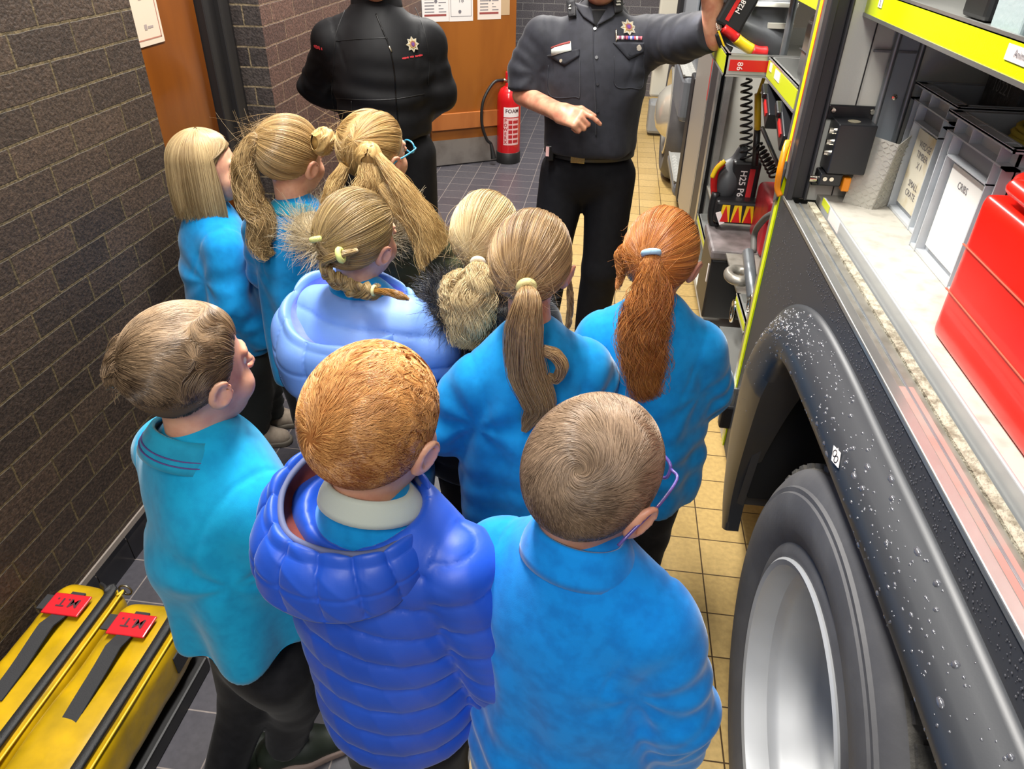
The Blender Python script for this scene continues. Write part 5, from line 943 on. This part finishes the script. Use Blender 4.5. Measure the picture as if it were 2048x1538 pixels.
# ---------------------------------------------------------------- officer in dark grey shirt
sh = fabric('dark_grey_shirt', '2c2d34', '27282e', rough=.65, bump=.15, bs=1200, sheen=.1)
f = Fig('firefighter in a dark grey short sleeved shirt with star badge, pointing with one hand', (-.065, 2.80, 1.590), 178, 178, -4, 0, 1.06, fwd=.02)
zs = 1.40
eR, wR = f.L((-.325, 2.80, 1.165)), f.L(at(1122, 226, y=2.60)); eL, wL = f.L((.318, 2.62, 1.405)), f.L((.270, 2.56, 1.565))
hR = f.L(at(1172, 244, y=2.53))-wR
ar = [[(.19, 0, zs-.05), eR, eR+(wR-eR)*.9], [(-.18, 0, zs-.03), eL, eL+(wL-eL)*.9]]
HRv = f.M[:3, :3].T
f.body([[(.19, 0, zs-.05), eR, eR+(wR-eR)*.25], [(-.18, 0, zs-.03), eL, eL+(wL-eL)*.25]], m=skin2, zs=zs, sw=.15, hres=.0055, legs=[[(-.09, 0, .88), (-.085, .02, .50), (-.06, -.02, .10)], [(.09, 0, .88), (.13, .03, .50), (.16, .0, .08)]], hands=[(wR, hR, HRv @ np.array([0, .80, -.6]), HRv @ np.array([0, .6, .8]), dict(sc=.95, curl=((22, 30, 12), (62, 75, 45), (68, 80, 50), (72, 80, 50))), eR, .030), (wL, HRv @ np.array([.75, .35, .2]), HRv @ np.array([.2, .1, -1]), HRv @ np.array([-.3, -.9, 0]), dict(sc=1.0, curl=(30, 35, 40, 45)), eL, .031)])
sR = eR+(wR-eR)*.20; sL = eL+(wL-eL)*.14
s1 = f.top('shirt', sh, zs, .985, .205, [[(.19, 0, zs-.05), (np.array([.19, 0, zs-.05])+eR)/2+[.012, 0, 0], eR*.97+sR*.03+(sR-eR)*.3], [(-.18, 0, zs-.035), (np.array([-.18, 0, zs-.035])+eL)/2, sL]], cx=.175, cd=.128, hx=.160, hd=.130, seed=131, ar=(.074, .068, .060), slope=.045, kb=.04, fold=.010, res=.0085, neck=.07, trap=.03, belly=.035)
ts = fabric('black_tee', '111113'); B = MB().lathe([(.045, .07), (.062, .055), (.075, .02), (.085, -.03)], (0, .0, zs+.0), (0, 0, 1), 30); obj('undershirt', B.v, B.f, ts, f.t, smooth=True, local=True)
f.collar(zs+.03, sh, r=.070, h=.035, tr=.005, flare=.034, open_=.42, parent=s1, tiltb=.028)
patch(f, s1, [(1183, 20), (1214, 20), (1193, 52), (1186, 52)], ts, 'tee_opening', off=.002)
for q in ([(1150, 8), (1183, 18), (1190, 52), (1168, 36)], [(1214, 18), (1248, 8), (1222, 38), (1192, 55)]): patch(f, s1, q, sh, 'lapel', off=.008, th=.004)
# epaulettes
for (a, b), dx in (((1146, 22), -1), ((1231, 14), 1)):
    e = patch(f, s1, [(a-8, b-14), (a+8, b-16), (a+9, b+14), (a-5, b+17)], mat('black_slide', '18181c', rough=.8), 'epaulette', off=.012, th=.006)
    for k in (-3, 3):
        p, nn = surf(s1, a, b+k, .018); ux = np.cross((0, 0, 1), nn); ux /= np.linalg.norm(ux); MB().obox(p, (.020, .006, .0015), ax=[ux, np.cross(nn, ux), nn]).build('rank_bar', mat('white_bar', 'd8d6cc'), e)
seam(f, s1, [(1187, 56), (1186, 110), (1190, 170), (1192, 230), (1192, 272)], sh, .0028, 'placket', 50)
btn = mat('dark_button', '2a2b30', rough=.25); mtl = mat('silver_badge', 'cdc6b4')
def disc(o, u, v, r, m, nm, off=.002, h=.002): p, nn = surf(o, u, v, off); return MB().lathe([(0, h), (r*.9, h), (r, 0)], p, nn, 14).build(nm, m, o)
for u, v in ((1190, 58), (1193, 115), (1195, 168), (1195, 222)): disc(s1, u, v, .006, btn, 'button')
for q, bx_, by_ in (([(1095, 110), (1160, 98), (1159, 112), (1130, 132)], 1124, 122), ([(1225, 85), (1289, 85), (1288, 103), (1256, 120)], 1257, 108)):
    a, b, c, d = q; patch(f, s1, [a, b, c, d], sh, 'pocket_flap', off=.004, th=.004); disc(s1, bx_, by_, .006, mtl if bx_ < 1200 else btn, 'pocket_button', .006)
seam(f, s1, [(1097, 130), (1100, 190), (1150, 194), (1160, 190), (1160, 115)], sh, .0016, 'pocket_edge', 40); seam(f, s1, [(1228, 112), (1230, 170), (1262, 176), (1285, 172), (1288, 110)], sh, .0016, 'pocket_edge', 40)
star_badge(f, s1, 1256, 56, .030)
cols = ['c9a0a0', '7c3c5c', 'd8d0d0', '6a2f4c', 'b05060', '3f4a9a', 'd0c8d0', '4a56a8', 'b04a58', 'd8d0c8', '7a3a58', 'c0606a']
for k, c_ in enumerate(cols): u0 = 1232+k*4.5; patch(f, s1, [(u0, 73), (u0+4.5, 73), (u0+4.5, 80), (u0, 80)], mat('ribbon_'+c_, c_, rough=.7), 'medal_ribbon', n=2, off=.006, th=.002)
nt = patch(f, s1, [(1104, 94), (1143, 84), (1145, 102), (1106, 112)], mat('name_plate', 'dfe6df', rough=.3), 'name_badge', n=3, off=.008, th=.002); patch(f, s1, [(1104, 94), (1143, 84), (1143, 88), (1104, 98)], mat('maroon_print'), 'name_badge_stripe', n=3, off=.0095, th=.001)
stitch(s1, (1113, 101), (1136, 96), 9, mat('grey_print'), .004, 'badge_print'); [setattr(o_, 'location', o_.location) for o_ in ()]
seam(f, s1, [(1231, 60), (1231, 84)], chrome, .003, 'pen', 6, .006); disc(s1, 1279, 95, .010, mtl, 'enamel_pin', .006)
trs = fabric('navy_black_trousers', '121318', '16171c', sheen=0, rough=.75)
tz = f.trousers(trs, .93, [[(-.09, 0, .88), (-.085, .02, .50), (-.06, -.02, .10)], [(.09, 0, .88), (.13, .03, .50), (.16, .0, .08)]], r=(.098, .080, .066), pel=(.165, .125, .13), res=.011, fold=.010)
for x, yy in ((-.06, -5), (.16, 8)): f.shoe((x, .02, 0), yy, mat('black_boot'), blackm, blackm, .29, 'boot')
an = np.linspace(0, 2*math.pi, 50, endpoint=False); B = MB()
P = np.array([[(.172*math.cos(a), .012+.140*math.sin(a), z) for a in np.append(an, an[0])] for z in (.968, 1.000)]); B.grid(P); bl2 = obj('belt', B.v, B.f, mat('black_belt', '121212', rough=.4), f.t, smooth=True, local=True); bl2.modifiers.new('t', 'SOLIDIFY').thickness = .004
p = f.L(at(1194, 298, y=2.655)); MB().obox((0, 0, 0), (.05, .008, .034)).build('x', None) if 0 else None
obj('buckle', np.array(MB().obox((.03, .158, .984), (.052, .008, .036)).v), MB().obox((0, 0, 0), (1, 1, 1)).f, mat('brass_buckle', 'b09a62', rough=.25, metal=.8), bl2, local=True, bevel=.002)
q = MB().obox((.138, .115, .985), (.030, .02, .055)); pg_ = obj('pager', q.v, q.f, mat('black_gadget', '141414', rough=.35), bl2, local=True, bevel=.004); q = MB().obox((.146, .127, .992), (.012, .002, .035)); obj('pager_label', q.v, q.f, mat('label_pale_red', 'e7b9b6'), pg_, local=True)
# ================================================================ what the lockers hold
ll = area('added_locker_fill', (.60, 1.1, 1.556), (.72, 1.1, 1.17), .02, 1.2, .45, (1, .98, .95))  # fill light added under the shelf to brighten the crates, no lamp known there
ll = area('added_locker_fill', (.62, 2.6, 1.55), (.75, 2.6, .8), .02, 1.2, 1.1, (1, .98, .95))  # second added fill, lifts the brightness inside the front locker
silver = mat('tray_aluminium', 'c6c7c4', rough=.28, metal=.7); wl2 = mat('white_label')
def tray(x0, x1, y0, y1, z0, z1, red_side):
    B = MB(); B.box((x0, y0, z0), (x1, y1, z0+.006)).box((x0, y0, z0), (x0+.006, y1, z1)).box((x0, y0, z0), (x1, y0+.006, z1)).box((x0, y1-.006, z0), (x1, y1, z1)).box((x0-.002, y0-.002, z1-.004), (x0+.012, y1, z1)).box((x0-.002, y0-.002, z1-.004), (x1, y0+.008, z1)).box((x0-.002, y0-.002, z0), (x0+.004, y1, z0+.005)).box((x0-.002, y0-.002, z0), (x1, y0+.004, z0+.005))
    t = B.build('slide_out_tray', silver, E_); MB().box((x0-.0015, y0+.01, z0+.008), (x0, y1-.006, z1-.008)).build('tray_yellow_strip', ylow, t)
    if red_side: MB().box((x0+.012, y0-.0015, z0+.016), (x1, y0, z1-.016)).build('tray_red_strip', rr_, t)
    return t
t1 = tray(.33, 1.0, 2.385, 3.03, 1.332, 1.395, True)
text(None, '86', (.372, 2.3825, 1.362), (0, 0, -1), (1, 0, 0), .024, wl2, parent=t1)
t2 = tray(.452, 1.0, 1.935, 2.375, 1.332, 1.392, False)
MB().box((.449, 2.30, 1.362), (.4504, 2.335, 1.384)).build('tray_label', wl2, t2); MB().box((.449, 2.17, 1.358), (.4504, 2.245, 1.382)).build('tray_label', wl2, t2)
B = MB(); B.box((.452, 1.935, 1.56), (.458, 3.34, 1.63)); B.build('upper_shelf_front', ylow, E_); MB().box((.458, 1.935, 1.56), (1.0, 3.34, 1.57)).build('upper_shelf', silver, E_)
MB().cyl((.50, 2.43, 1.34), (.50, 2.43, 2.2), .011, n=14).cyl((.56, 2.05, 1.40), (.56, 2.05, 2.2), .011, n=14).build('upright_tube', steelg, E_, auto=40)
B = MB(); B.box((.42, 2.60, 1.50), (.55, 2.62, 1.512)).box((.47, 2.6, 1.44), (.55, 2.62, 1.455)); B.build('tray_bracket', mat('cream_bracket', 'b9b8ac', rough=.4), E_)
# lower slide-out trays, step
t3 = tray(.452, .9, 1.94, 2.15, .70, .735, False); t4 = tray(.452, .9, 2.93, 3.34, .53, .565, False)
MB().box((.47, 1.94, .690), (1.1, 3.34, .698)).build('mid_shelf', alud, E_)
st = MB(); st.box((.43, 1.86, .43), (.60, 2.25, .56)).box((.425, 1.86, .545), (.44, 2.25, .56)).box((.425, 1.86, .48), (.43, 2.25, .50)).box((.425, 1.86, .43), (.60, 2.25, .436)); st = st.build('pull_out_step', alu, E_, bevel=.003)
MB().box((.418, 1.85, .415), (.46, 1.885, .50)).build('step_end_cap', blackm, st, bevel=.008); MB().box((.43, 2.0, .40), (.45, 2.2, .425)).build('step_red_edge', mat('orange_red_edge', 'b8573a'), st)
def blob(name, prims, k, m, parent, h=.006, lo=None, hi=None):
    f_ = lambda P: __import__('functools').reduce(lambda a, b: smin(a, b, k), [p(P) for p in prims]); V, Q = nets(f_, lo, hi, h); return obj(name, relax(V, Q, 1), Q, m, parent, smooth=True)
grab = mat('grey_tool_shell', '4b4d50', rough=.45); tred = mat('tool_red', 'c81e1e', rough=.4); tyel = mat('tool_yellow', 'e8c21a', rough=.4); tblk = mat('tool_black', '1d1d1f', rough=.4)
# cutter on the top tray
c = at(1488, 70, y=2.62); t = thing('battery_cutter', 'battery rescue cutter with red and yellow chevrons lying in the top slide-out tray', 'tool', tuple(c))
blob('body', [lambda P: sd_cone(P, c+[-.05, -.02, .02], c+[.10, .02, -.03], .042, .050), lambda P: sd_box(P, c+[.06, .05, .06], (.07, .05, .06), .02)], .03, grab, t, .007, c-.2, c+.22)
cb = at(1472, 18, y=2.58); MB().obox(cb, (.085, .075, .11), ax=rot('Y', 24).T).build('battery', tblk, t, bevel=.008)
MB().obox(cb+[-.012, -.0385, .006], (.012, .003, .075), ax=rot('Y', 24).T).build('battery_red_stripe', tred, t)
text(None, 'M28', cb+np.array([.008, -.0392, .01]), rot('Y', 24) @ np.array([0, 0, 1.]), rot('Y', 24) @ np.array([-1., 0, 0]), .022, wl2, parent=t, bold=.01)
arc = [at(u, v, y=2.56) for u, v in ((1446, 55), (1464, 68), (1478, 82), (1496, 95), (1515, 103), (1533, 104))]; ap = smooth_pts(arc, 26)
for k, (a, b, m_) in enumerate(((0, 9, tred), (9, 18, tyel), (18, 26, tred))): MB().tube(ap[max(a-1, 0):b], .030, 12, flat=.55).build('chevron_panel', m_, t, smooth=True)
MB().cyl(at(1437, 48, y=2.56), at(1440, 62, y=2.54), .010, n=10).build('blade_pin', chrome, t); MB().tube(smooth_pts([at(1437, 66, y=2.55), at(1446, 92, y=2.55), at(1462, 102, y=2.55)], 12), .012, 8).build('blade', tblk, t, smooth=True)
MB().tube([at(1437, 62, y=2.52), at(1451, 100, y=2.52)], .003, 6).build('yellow_tag', tyel, t)
# grey case
t = thing('tool_case', 'dark grey moulded case standing in the second slide-out tray', 'case', (.56, 2.13, 1.338))
V, Q = nets(lambda P: sd_box(P, (.565, 2.14, 1.435), (.055, .15, .095), .04), (.48, 1.96, 1.32), (.65, 2.32, 1.56), .006); obj('shell', relax(V, Q, 2), Q, mat('case_grey', '5b5a59', rough=.35), t, smooth=True)
MB().box((.508, 2.0, 1.43), (.512, 2.28, 1.433)).build('case_seam', blackm, t)
# coiled cables
def coil(name, a, b, r, turns, lab, m, wr=.0045, sag=0):
    a, b = np.asarray(a), np.asarray(b); x, y, d = frame(b-a); n = turns*14; P = [a+(b-a)*i/n+(x*math.cos(2*math.pi*i/14)+y*math.sin(2*math.pi*i/14))*r*(.8+.2*i/n)+np.array([sag*math.sin(math.pi*i/n), 0, 0]) for i in range(n+1)]
    o = MB().tube(P, wr, 6).build(name, m, None, smooth=True); tag(o, lab, 'cable'); return o
coil('coiled_cable', at(1493, 158, y=2.9), at(1492, 332, y=2.86), .022, 13, 'black spiral cable hanging in front of the white locker wall', tblk)
coil('coiled_cable', at(1516, 290, y=2.75), at(1550, 350, y=2.65), .018, 8, 'short black spiral cable behind the orange handle', tblk, .004)
t = thing('pry_bar', 'yellow handled bar hanging below the slide-out trays', 'tool', tuple(at(1517, 210, y=2.75)))
MB().tube([at(1530, 150, y=2.75), at(1516, 190, y=2.75)], .006, 8).tube([at(1516, 188, y=2.75), at(1515, 258, y=2.75)], .019, 10, flat=.6).build('yellow_grip', tyel, t, smooth=True); MB().tube([at(1515, 256, y=2.75), at(1510, 330, y=2.75)], .012, 8).build('black_end', tblk, t, smooth=True); MB().tube([at(1524, 255, y=2.6), at(1556, 330, y=2.6)], .014, 8, flat=.5).build('steel_blade', steelg, t, smooth=True)
# black holders under the second tray
for (u, v), dz in (((1548, 215), 0), ((1578, 255), 0)):
    p = at(u, v, x=.47); t = thing('tool_holder', 'black angled holder under the second tray, %s' % ('upper one' if v < 230 else 'lower one nearer the pillar'), 'holder', tuple(p))
    B = MB(); B.obox(p, (.05, .13, .05), ax=rot('X', 25).T).obox(p+[-.02, .04, .035], (.03, .05, .02), ax=rot('X', 25).T); B.build('holder', mat('satin_black'), t, bevel=.004); MB().obox(p+[-.026, -.01, .0], (.004, .06, .012), ax=rot('X', 25).T).build('red_insert', tred, t)
# battery tool marked H25 P6
c = at(1486, 362, y=2.86); t = thing('battery_spreader', 'red and yellow rescue tool with a black battery marked H25 P6', 'tool', tuple(c-[0, 0, .1])); Rb = np.eye(3)
MB().obox(c, (.105, .07, .165)).build('battery', tblk, t, bevel=.010)
MB().obox(c+[.022, -.036, .0], (.020, .003, .115)).build('battery_red_panel', mat('bright_red_panel', 'e0383c', rough=.3), t); text(None, 'H25 P6', c+np.array([-.010, -.0362, 0]), (0, 0, -1), (1, 0, 0), .034, wl2, parent=t, bold=.015)
cc_ = at(1447, 362, y=2.88); blob('body', [lambda P: sd_ell(P, cc_+[.01, 0, 0], (.055, .07, .085)), lambda P: sd_cone(P, cc_+[.03, 0, .05], cc_+[.05, .0, .12], .030, .022)], .02, grab, t, .007, cc_-.16, cc_+.18)
r1 = smooth_pts([at(1446, 326, y=2.84), at(1431, 345, y=2.84), at(1428, 375, y=2.84), at(1432, 405, y=2.84)], 20); MB().tube(r1, .014, 8).build('red_guard', tred, t, smooth=True); MB().tube(smooth_pts([at(1450, 322, y=2.80), at(1434, 336, y=2.80), at(1424, 355, y=2.80)], 14), .009, 8).build('yellow_guard', tyel, t, smooth=True)
cl = at(1470, 420, y=2.80); MB().obox(cl, (.16, .08, .09)).build('handle_block', tblk, t, bevel=.012)
B = MB().mat(0)
for k in range(3):
    x0 = cl[0]-.062+k*.044; y_ = cl[1]-.0415
    B.mat(0).add([(x0, y_, cl[2]-.035), (x0+.040, y_, cl[2]-.035), (x0+.034, y_, cl[2]+.032), (x0+.006, y_, cl[2]+.032)], [(0, 1, 2, 3)]); B.mat(1).add([(x0+.004, y_-.001, cl[2]-.035), (x0+.036, y_-.001, cl[2]-.035), (x0+.02, y_-.001, cl[2]+.030)], [(0, 1, 2)])
B.build('chevron_panel', [tyel, tred], t)
MB().tube(smooth_pts([at(1432, 385, y=2.82), at(1424, 420, y=2.82), at(1425, 445, y=2.82), at(1436, 450, y=2.82)], 14), .016, 8).build('black_arm', tblk, t, smooth=True); MB().obox(at(1440, 436, y=2.76), (.02, .004, .05), ax=rot('Y', -25).T).build('tool_tag', wl2, t)
# red case
t = thing('red_case', 'scuffed red plastic case between the battery tool and the orange handle', 'case', (.64, 2.66, .70))
V, Q = nets(lambda P: sd_box(P, (.665, 2.66, .80), (.085, .13, .105), .02), (.56, 2.5, .66), (.78, 2.82, .94), .007); obj('shell', relax(V, Q, 1), Q, mat('case_red', 'b8242c', rough=.4, var='a01c26', vscale=20), t, smooth=True)
MB().box((.575, 2.526, .84), (.755, 2.532, .846)).build('case_rib', mat('case_red'), t); MB().tube(smooth_pts([(.60, 2.52, .84), (.62, 2.515, .81), (.61, 2.515, .79), (.64, 2.515, .77), (.63, 2.515, .74)], 20), .0025, 5).build('marker_scrawl', blackm, t, smooth=True)
# black box, shackle and steel tube
t = thing('battery_box', 'black lidded box with a dusty top below the rescue tool', 'box', (.52, 2.68, .45))
MB().box((.425, 2.57, .42), (.60, 2.83, .665)).build('box_body', tblk, t, bevel=.008); MB().box((.418, 2.56, .665), (.607, 2.84, .705)).build('box_lid', mat('dusty_lid', '5a5453', var='7d7474', vscale=12, rough=.5), t, bevel=.010); MB().box((.4225, 2.60, .56), (.4245, 2.615, .63)).build('box_label', wl2, t)
c = at(1478, 551, x=.46); t = thing('lifting_eye', 'worn steel lifting ring beside the black box', 'ring', tuple(c))
V, Q = nets(lambda P: np.sqrt((np.sqrt(((P-c)[:, 0]/.8)**2+((P-c)[:, 1])**2)-.042)**2+((P-c)[:, 2]*1.1)**2)-.019, c-.09, c+.09, .005); obj('ring', V, Q, mat('worn_steel', '9c978d', rough=.4, metal=.5, var='7b776e', vscale=30), t, smooth=True)
t = thing('steel_tube', 'upright galvanised tube with a clamp and grey hose by the yellow stripe', 'tube', tuple(at(1505, 600, x=.47)))
MB().tube([at(1496, 505, x=.475), at(1506, 595, x=.475)], .018, 14).build('tube', steelg, t, smooth=True); MB().tube(smooth_pts([at(1507, 505, x=.50), at(1510, 465, x=.50), at(1530, 437, x=.50), at(1550, 425, x=.51)], 20), .010, 10).build('hose', mat('grey_hose', '5d5a56', rough=.6), t, smooth=True)
an = np.linspace(0, 6.283, 20, endpoint=False); q = at(1500, 605, x=.47); MB().tube([q+[0, .018*math.cos(a), .028*math.sin(a)] for a in an], .006, 6, closed=True).build('clamp', chrome, t, smooth=True)
q = at(1466, 622, x=.45); t = tag(MB().tube([q+[0, .02*math.cos(a), .035*math.sin(a)] for a in an], .006, 6, closed=True).build('shackle', chrome, smooth=True), 'small bright steel shackle hanging by the lower yellow edged tray', 'shackle')
# grey crates
crm = mat('grey_crate_plastic', 'c6cbd0', rough=.45, var='b7bcc1', vscale=10, bump=.05, bscale=60); crin = mat('crate_inner', '94989c', rough=.55)
def crate(xf, y0, y1, z1, lab, D=.32, card='yellowed_card'):
    z0 = 1.166; t = thing('storage_crate', lab, 'crate', ((xf+D/2), (y0+y1)/2, z0), group='grey crates in the side locker'); B = MB(); w_ = .004; a = xf+.022
    B.box((a, y0+.02, z0), (xf+D, y1-.02, z0+.005)).box((a, y0+.02, z0), (a+w_, y1-.02, z1)).box((xf+D-w_, y0+.02, z0), (xf+D, y1-.02, z1)).box((a, y0+.02, z0), (xf+D, y0+.02+w_, z1)).box((a, y1-.02-w_, z0), (xf+D, y1-.02, z1))
    for zz in (z1-.004, z1-.036): B.box((xf, y0, zz), (a, y1, zz+.003)).box((xf, y0, zz), (xf+D, y0+.022, zz+.003)).box((xf, y1-.022, zz), (xf+D, y1, zz+.003))
    B.box((xf, y0, z1-.007), (xf+.003, y1, z1)).box((xf, y0, z1-.007), (xf+D, y0+.003, z1)).box((xf, y1-.003, z1-.007), (xf+D, y1, z1))
    for yy in (y0+.045, y1-.048, (y0+y1)/2+.02): B.box((xf+.002, yy, z1-.036), (a, yy+.003, z1))
    for yy in (y0+.018, y0+.05, y1-.053, y1-.021): B.box((xf+.002, yy, z0), (a, yy+.003, z1-.034))
    B.box((xf+.002, y0+.05, z1-.075), (a, y1-.05, z1-.072)).box((xf+.004, y0+.018, z0), (a, y1-.018, z0+.006))
    B.build('body', crm, t); MB().box((a-.001, y0+.055, z1-.072), (a, y1-.055, z1-.038)).build('hand_grip', crin, t)
    MB().box((a-.008, y0+.066, z0+.02), (a-.006, y1-.066, z1-.085)).build('label_card', mat(card, 'ddd8c6' if card[0] == 'y' else 'ecebe6', rough=.6, var='c2a96c' if card[0] == 'y' else None, vscale=14, vlo=.55, vhi=.8), t)
    return t, a
ct, a = crate(.675, 1.575, 1.828, 1.437, 'grey plastic crate with a yellowed label, standing against the locker partition')
for k, s_ in enumerate(('WEDGE', 'TIMBER', 'X 1', '', 'SMALL', 'CRATE')):
    if s_: text(None, s_, (a-.0085, 1.70, 1.325-k*.021), (0, -1, 0), (0, 0, 1), .020, mat('grey_print'), parent=ct, depth=.0003)
ct, a = crate(.650, 1.27, 1.555, 1.437, 'grey plastic crate with a white label, half hidden by the red box', card='white_card')
text(None, 'CRIBS', (a-.0085, 1.42, 1.325), (0, -1, 0), (0, 0, 1), .018, mat('grey_print'), parent=ct, depth=.0003)
# dark block and rope in the crates
t = tag(MB().box((.80, 1.62, 1.175), (.97, 1.78, 1.475)).build('foam_block', mat('dark_foam_block', '4a4a4c', rough=.9, bump=.8, bscale=160, bdist=.003, var='5e5e62', vscale=60), bevel=.004), 'dark grey block marked 10221 standing up out of the first grey crate', 'block')
text(None, '10221', (.7992, 1.70, 1.452), (0, -1, 0), (0, 0, 1), .034, mat('pale_print', '8a8a8c'), parent=t)
r_ = np.random.default_rng(9); B = MB()
for k in range(7): an = np.linspace(0, 6.28, 24, endpoint=False); B.tube([(.80+.09*math.cos(a_)*(1-.05*k)+.01*math.sin(3*a_+k), 1.40+.085*math.sin(a_), 1.40+.008*k+.004*math.sin(2*a_+k)) for a_ in an], .006, 6, closed=True)
tag(B.build('rope_coil', mat('yellow_rope', 'b8a53c', rough=.8, bump=.6, bscale=300), smooth=True), 'yellow rope coiled in the second grey crate', 'rope')
# red box
t = thing('red_box', 'large bright red plastic box with a rolled rim standing on the locker floor', 'box', (.75, .84, 1.166)); rb = mat('bright_red_plastic', 'e01a0c', rough=.3, coat=.2)
V, Q = nets(lambda P: smax(sd_box(P, (.755, .835, 1.285), (.19, .31, .12), .012), -sd_box(P, (.77, .835, 1.36), (.165, .28, .14), .02), .004), (.55, .50, 1.15), (.96, 1.16, 1.42), .007); obj('body', relax(V, Q, 1), Q, rb, t, smooth=True)
MB().tube(smooth_pts([(.580, .54, 1.428), (.580, 1.04, 1.428), (.586, 1.09, 1.430), (.605, 1.118, 1.432), (.65, 1.124, 1.432), (.92, 1.12, 1.430)], 60), .013, 12).build('rolled_rim', rb, t, smooth=True)
MB().box((.563, .53, 1.322), (.566, 1.143, 1.3232)).box((.563, .53, 1.246), (.566, 1.143, 1.2472)).build('moulding_lines', mat('pale_red_line', 'e8644c', rough=.4), t); MB().box((.562, .60, 1.20), (.5645, .745, 1.222)).build('white_sticker', wl2, t)
# approval mark on the mudguard
p, nn = surf(mudg, 1674, 914, .001); uy = surf(mudg, 1672, 900, .001)[0]-surf(mudg, 1680, 935, .001)[0]; uy -= nn*uy.dot(nn); uy /= np.linalg.norm(uy); ux = np.cross(uy, nn)
dmk = MB().prism([(0, -.024), (.010, 0), (0, .024), (-.010, 0)], p, ux, uy, nn*.0015).build('diamond_mark', wl2, mudg)
B = MB()
for sg in (-1, 1): B.tube([p+nn*.002+ux*.0045*math.cos(a_)+uy*(.006*math.sin(a_)+sg*.0065) for a_ in np.linspace(0, 6.28, 14, endpoint=False)], .0008, 4, closed=True)
B.build('mark_print', blackm, dmk)
# kit on the yellow fronted shelf
t = tag(MB().box((.56, 1.20, 1.601), (.66, 1.30, 1.665)).build('clear_box', mat('frosted_plastic', 'aebfc2', rough=.2, bump=.3, bscale=120), bevel=.004), 'pale frosted plastic box on the yellow fronted shelf', 'box')
t = thing('corrugated_case', 'clear corrugated case with black straps on the yellow fronted shelf', 'case', (.62, .98, 1.60)); B = MB()
for k in range(34): B.cyl((.562, .80+k*.0105, 1.601), (.562, .80+k*.0105, 1.70), .006, n=6)
B.build('ribbed_side', mat('ribbed_plastic', 'c3ced2', rough=.12, metal=.3), t, smooth=True); MB().box((.564, .79, 1.601), (.70, 1.16, 1.70)).build('case_body', mat('case_silver', '9aa4a8', rough=.3), t)
for y_ in (1.145, 1.075): MB().box((.552, y_, 1.600), (.558, y_+.016, 1.71)).build('strap', blackm, t)
MB().box((.552, 1.075, 1.603), (.557, 1.16, 1.612)).build('cross_strap', blackm, t)
t = tag(MB().box((.60, 1.42, 1.601), (.74, 1.52, 1.66)).build('dark_case', tblk, bevel=.008), 'black case behind the frosted box on the yellow fronted shelf', 'case')
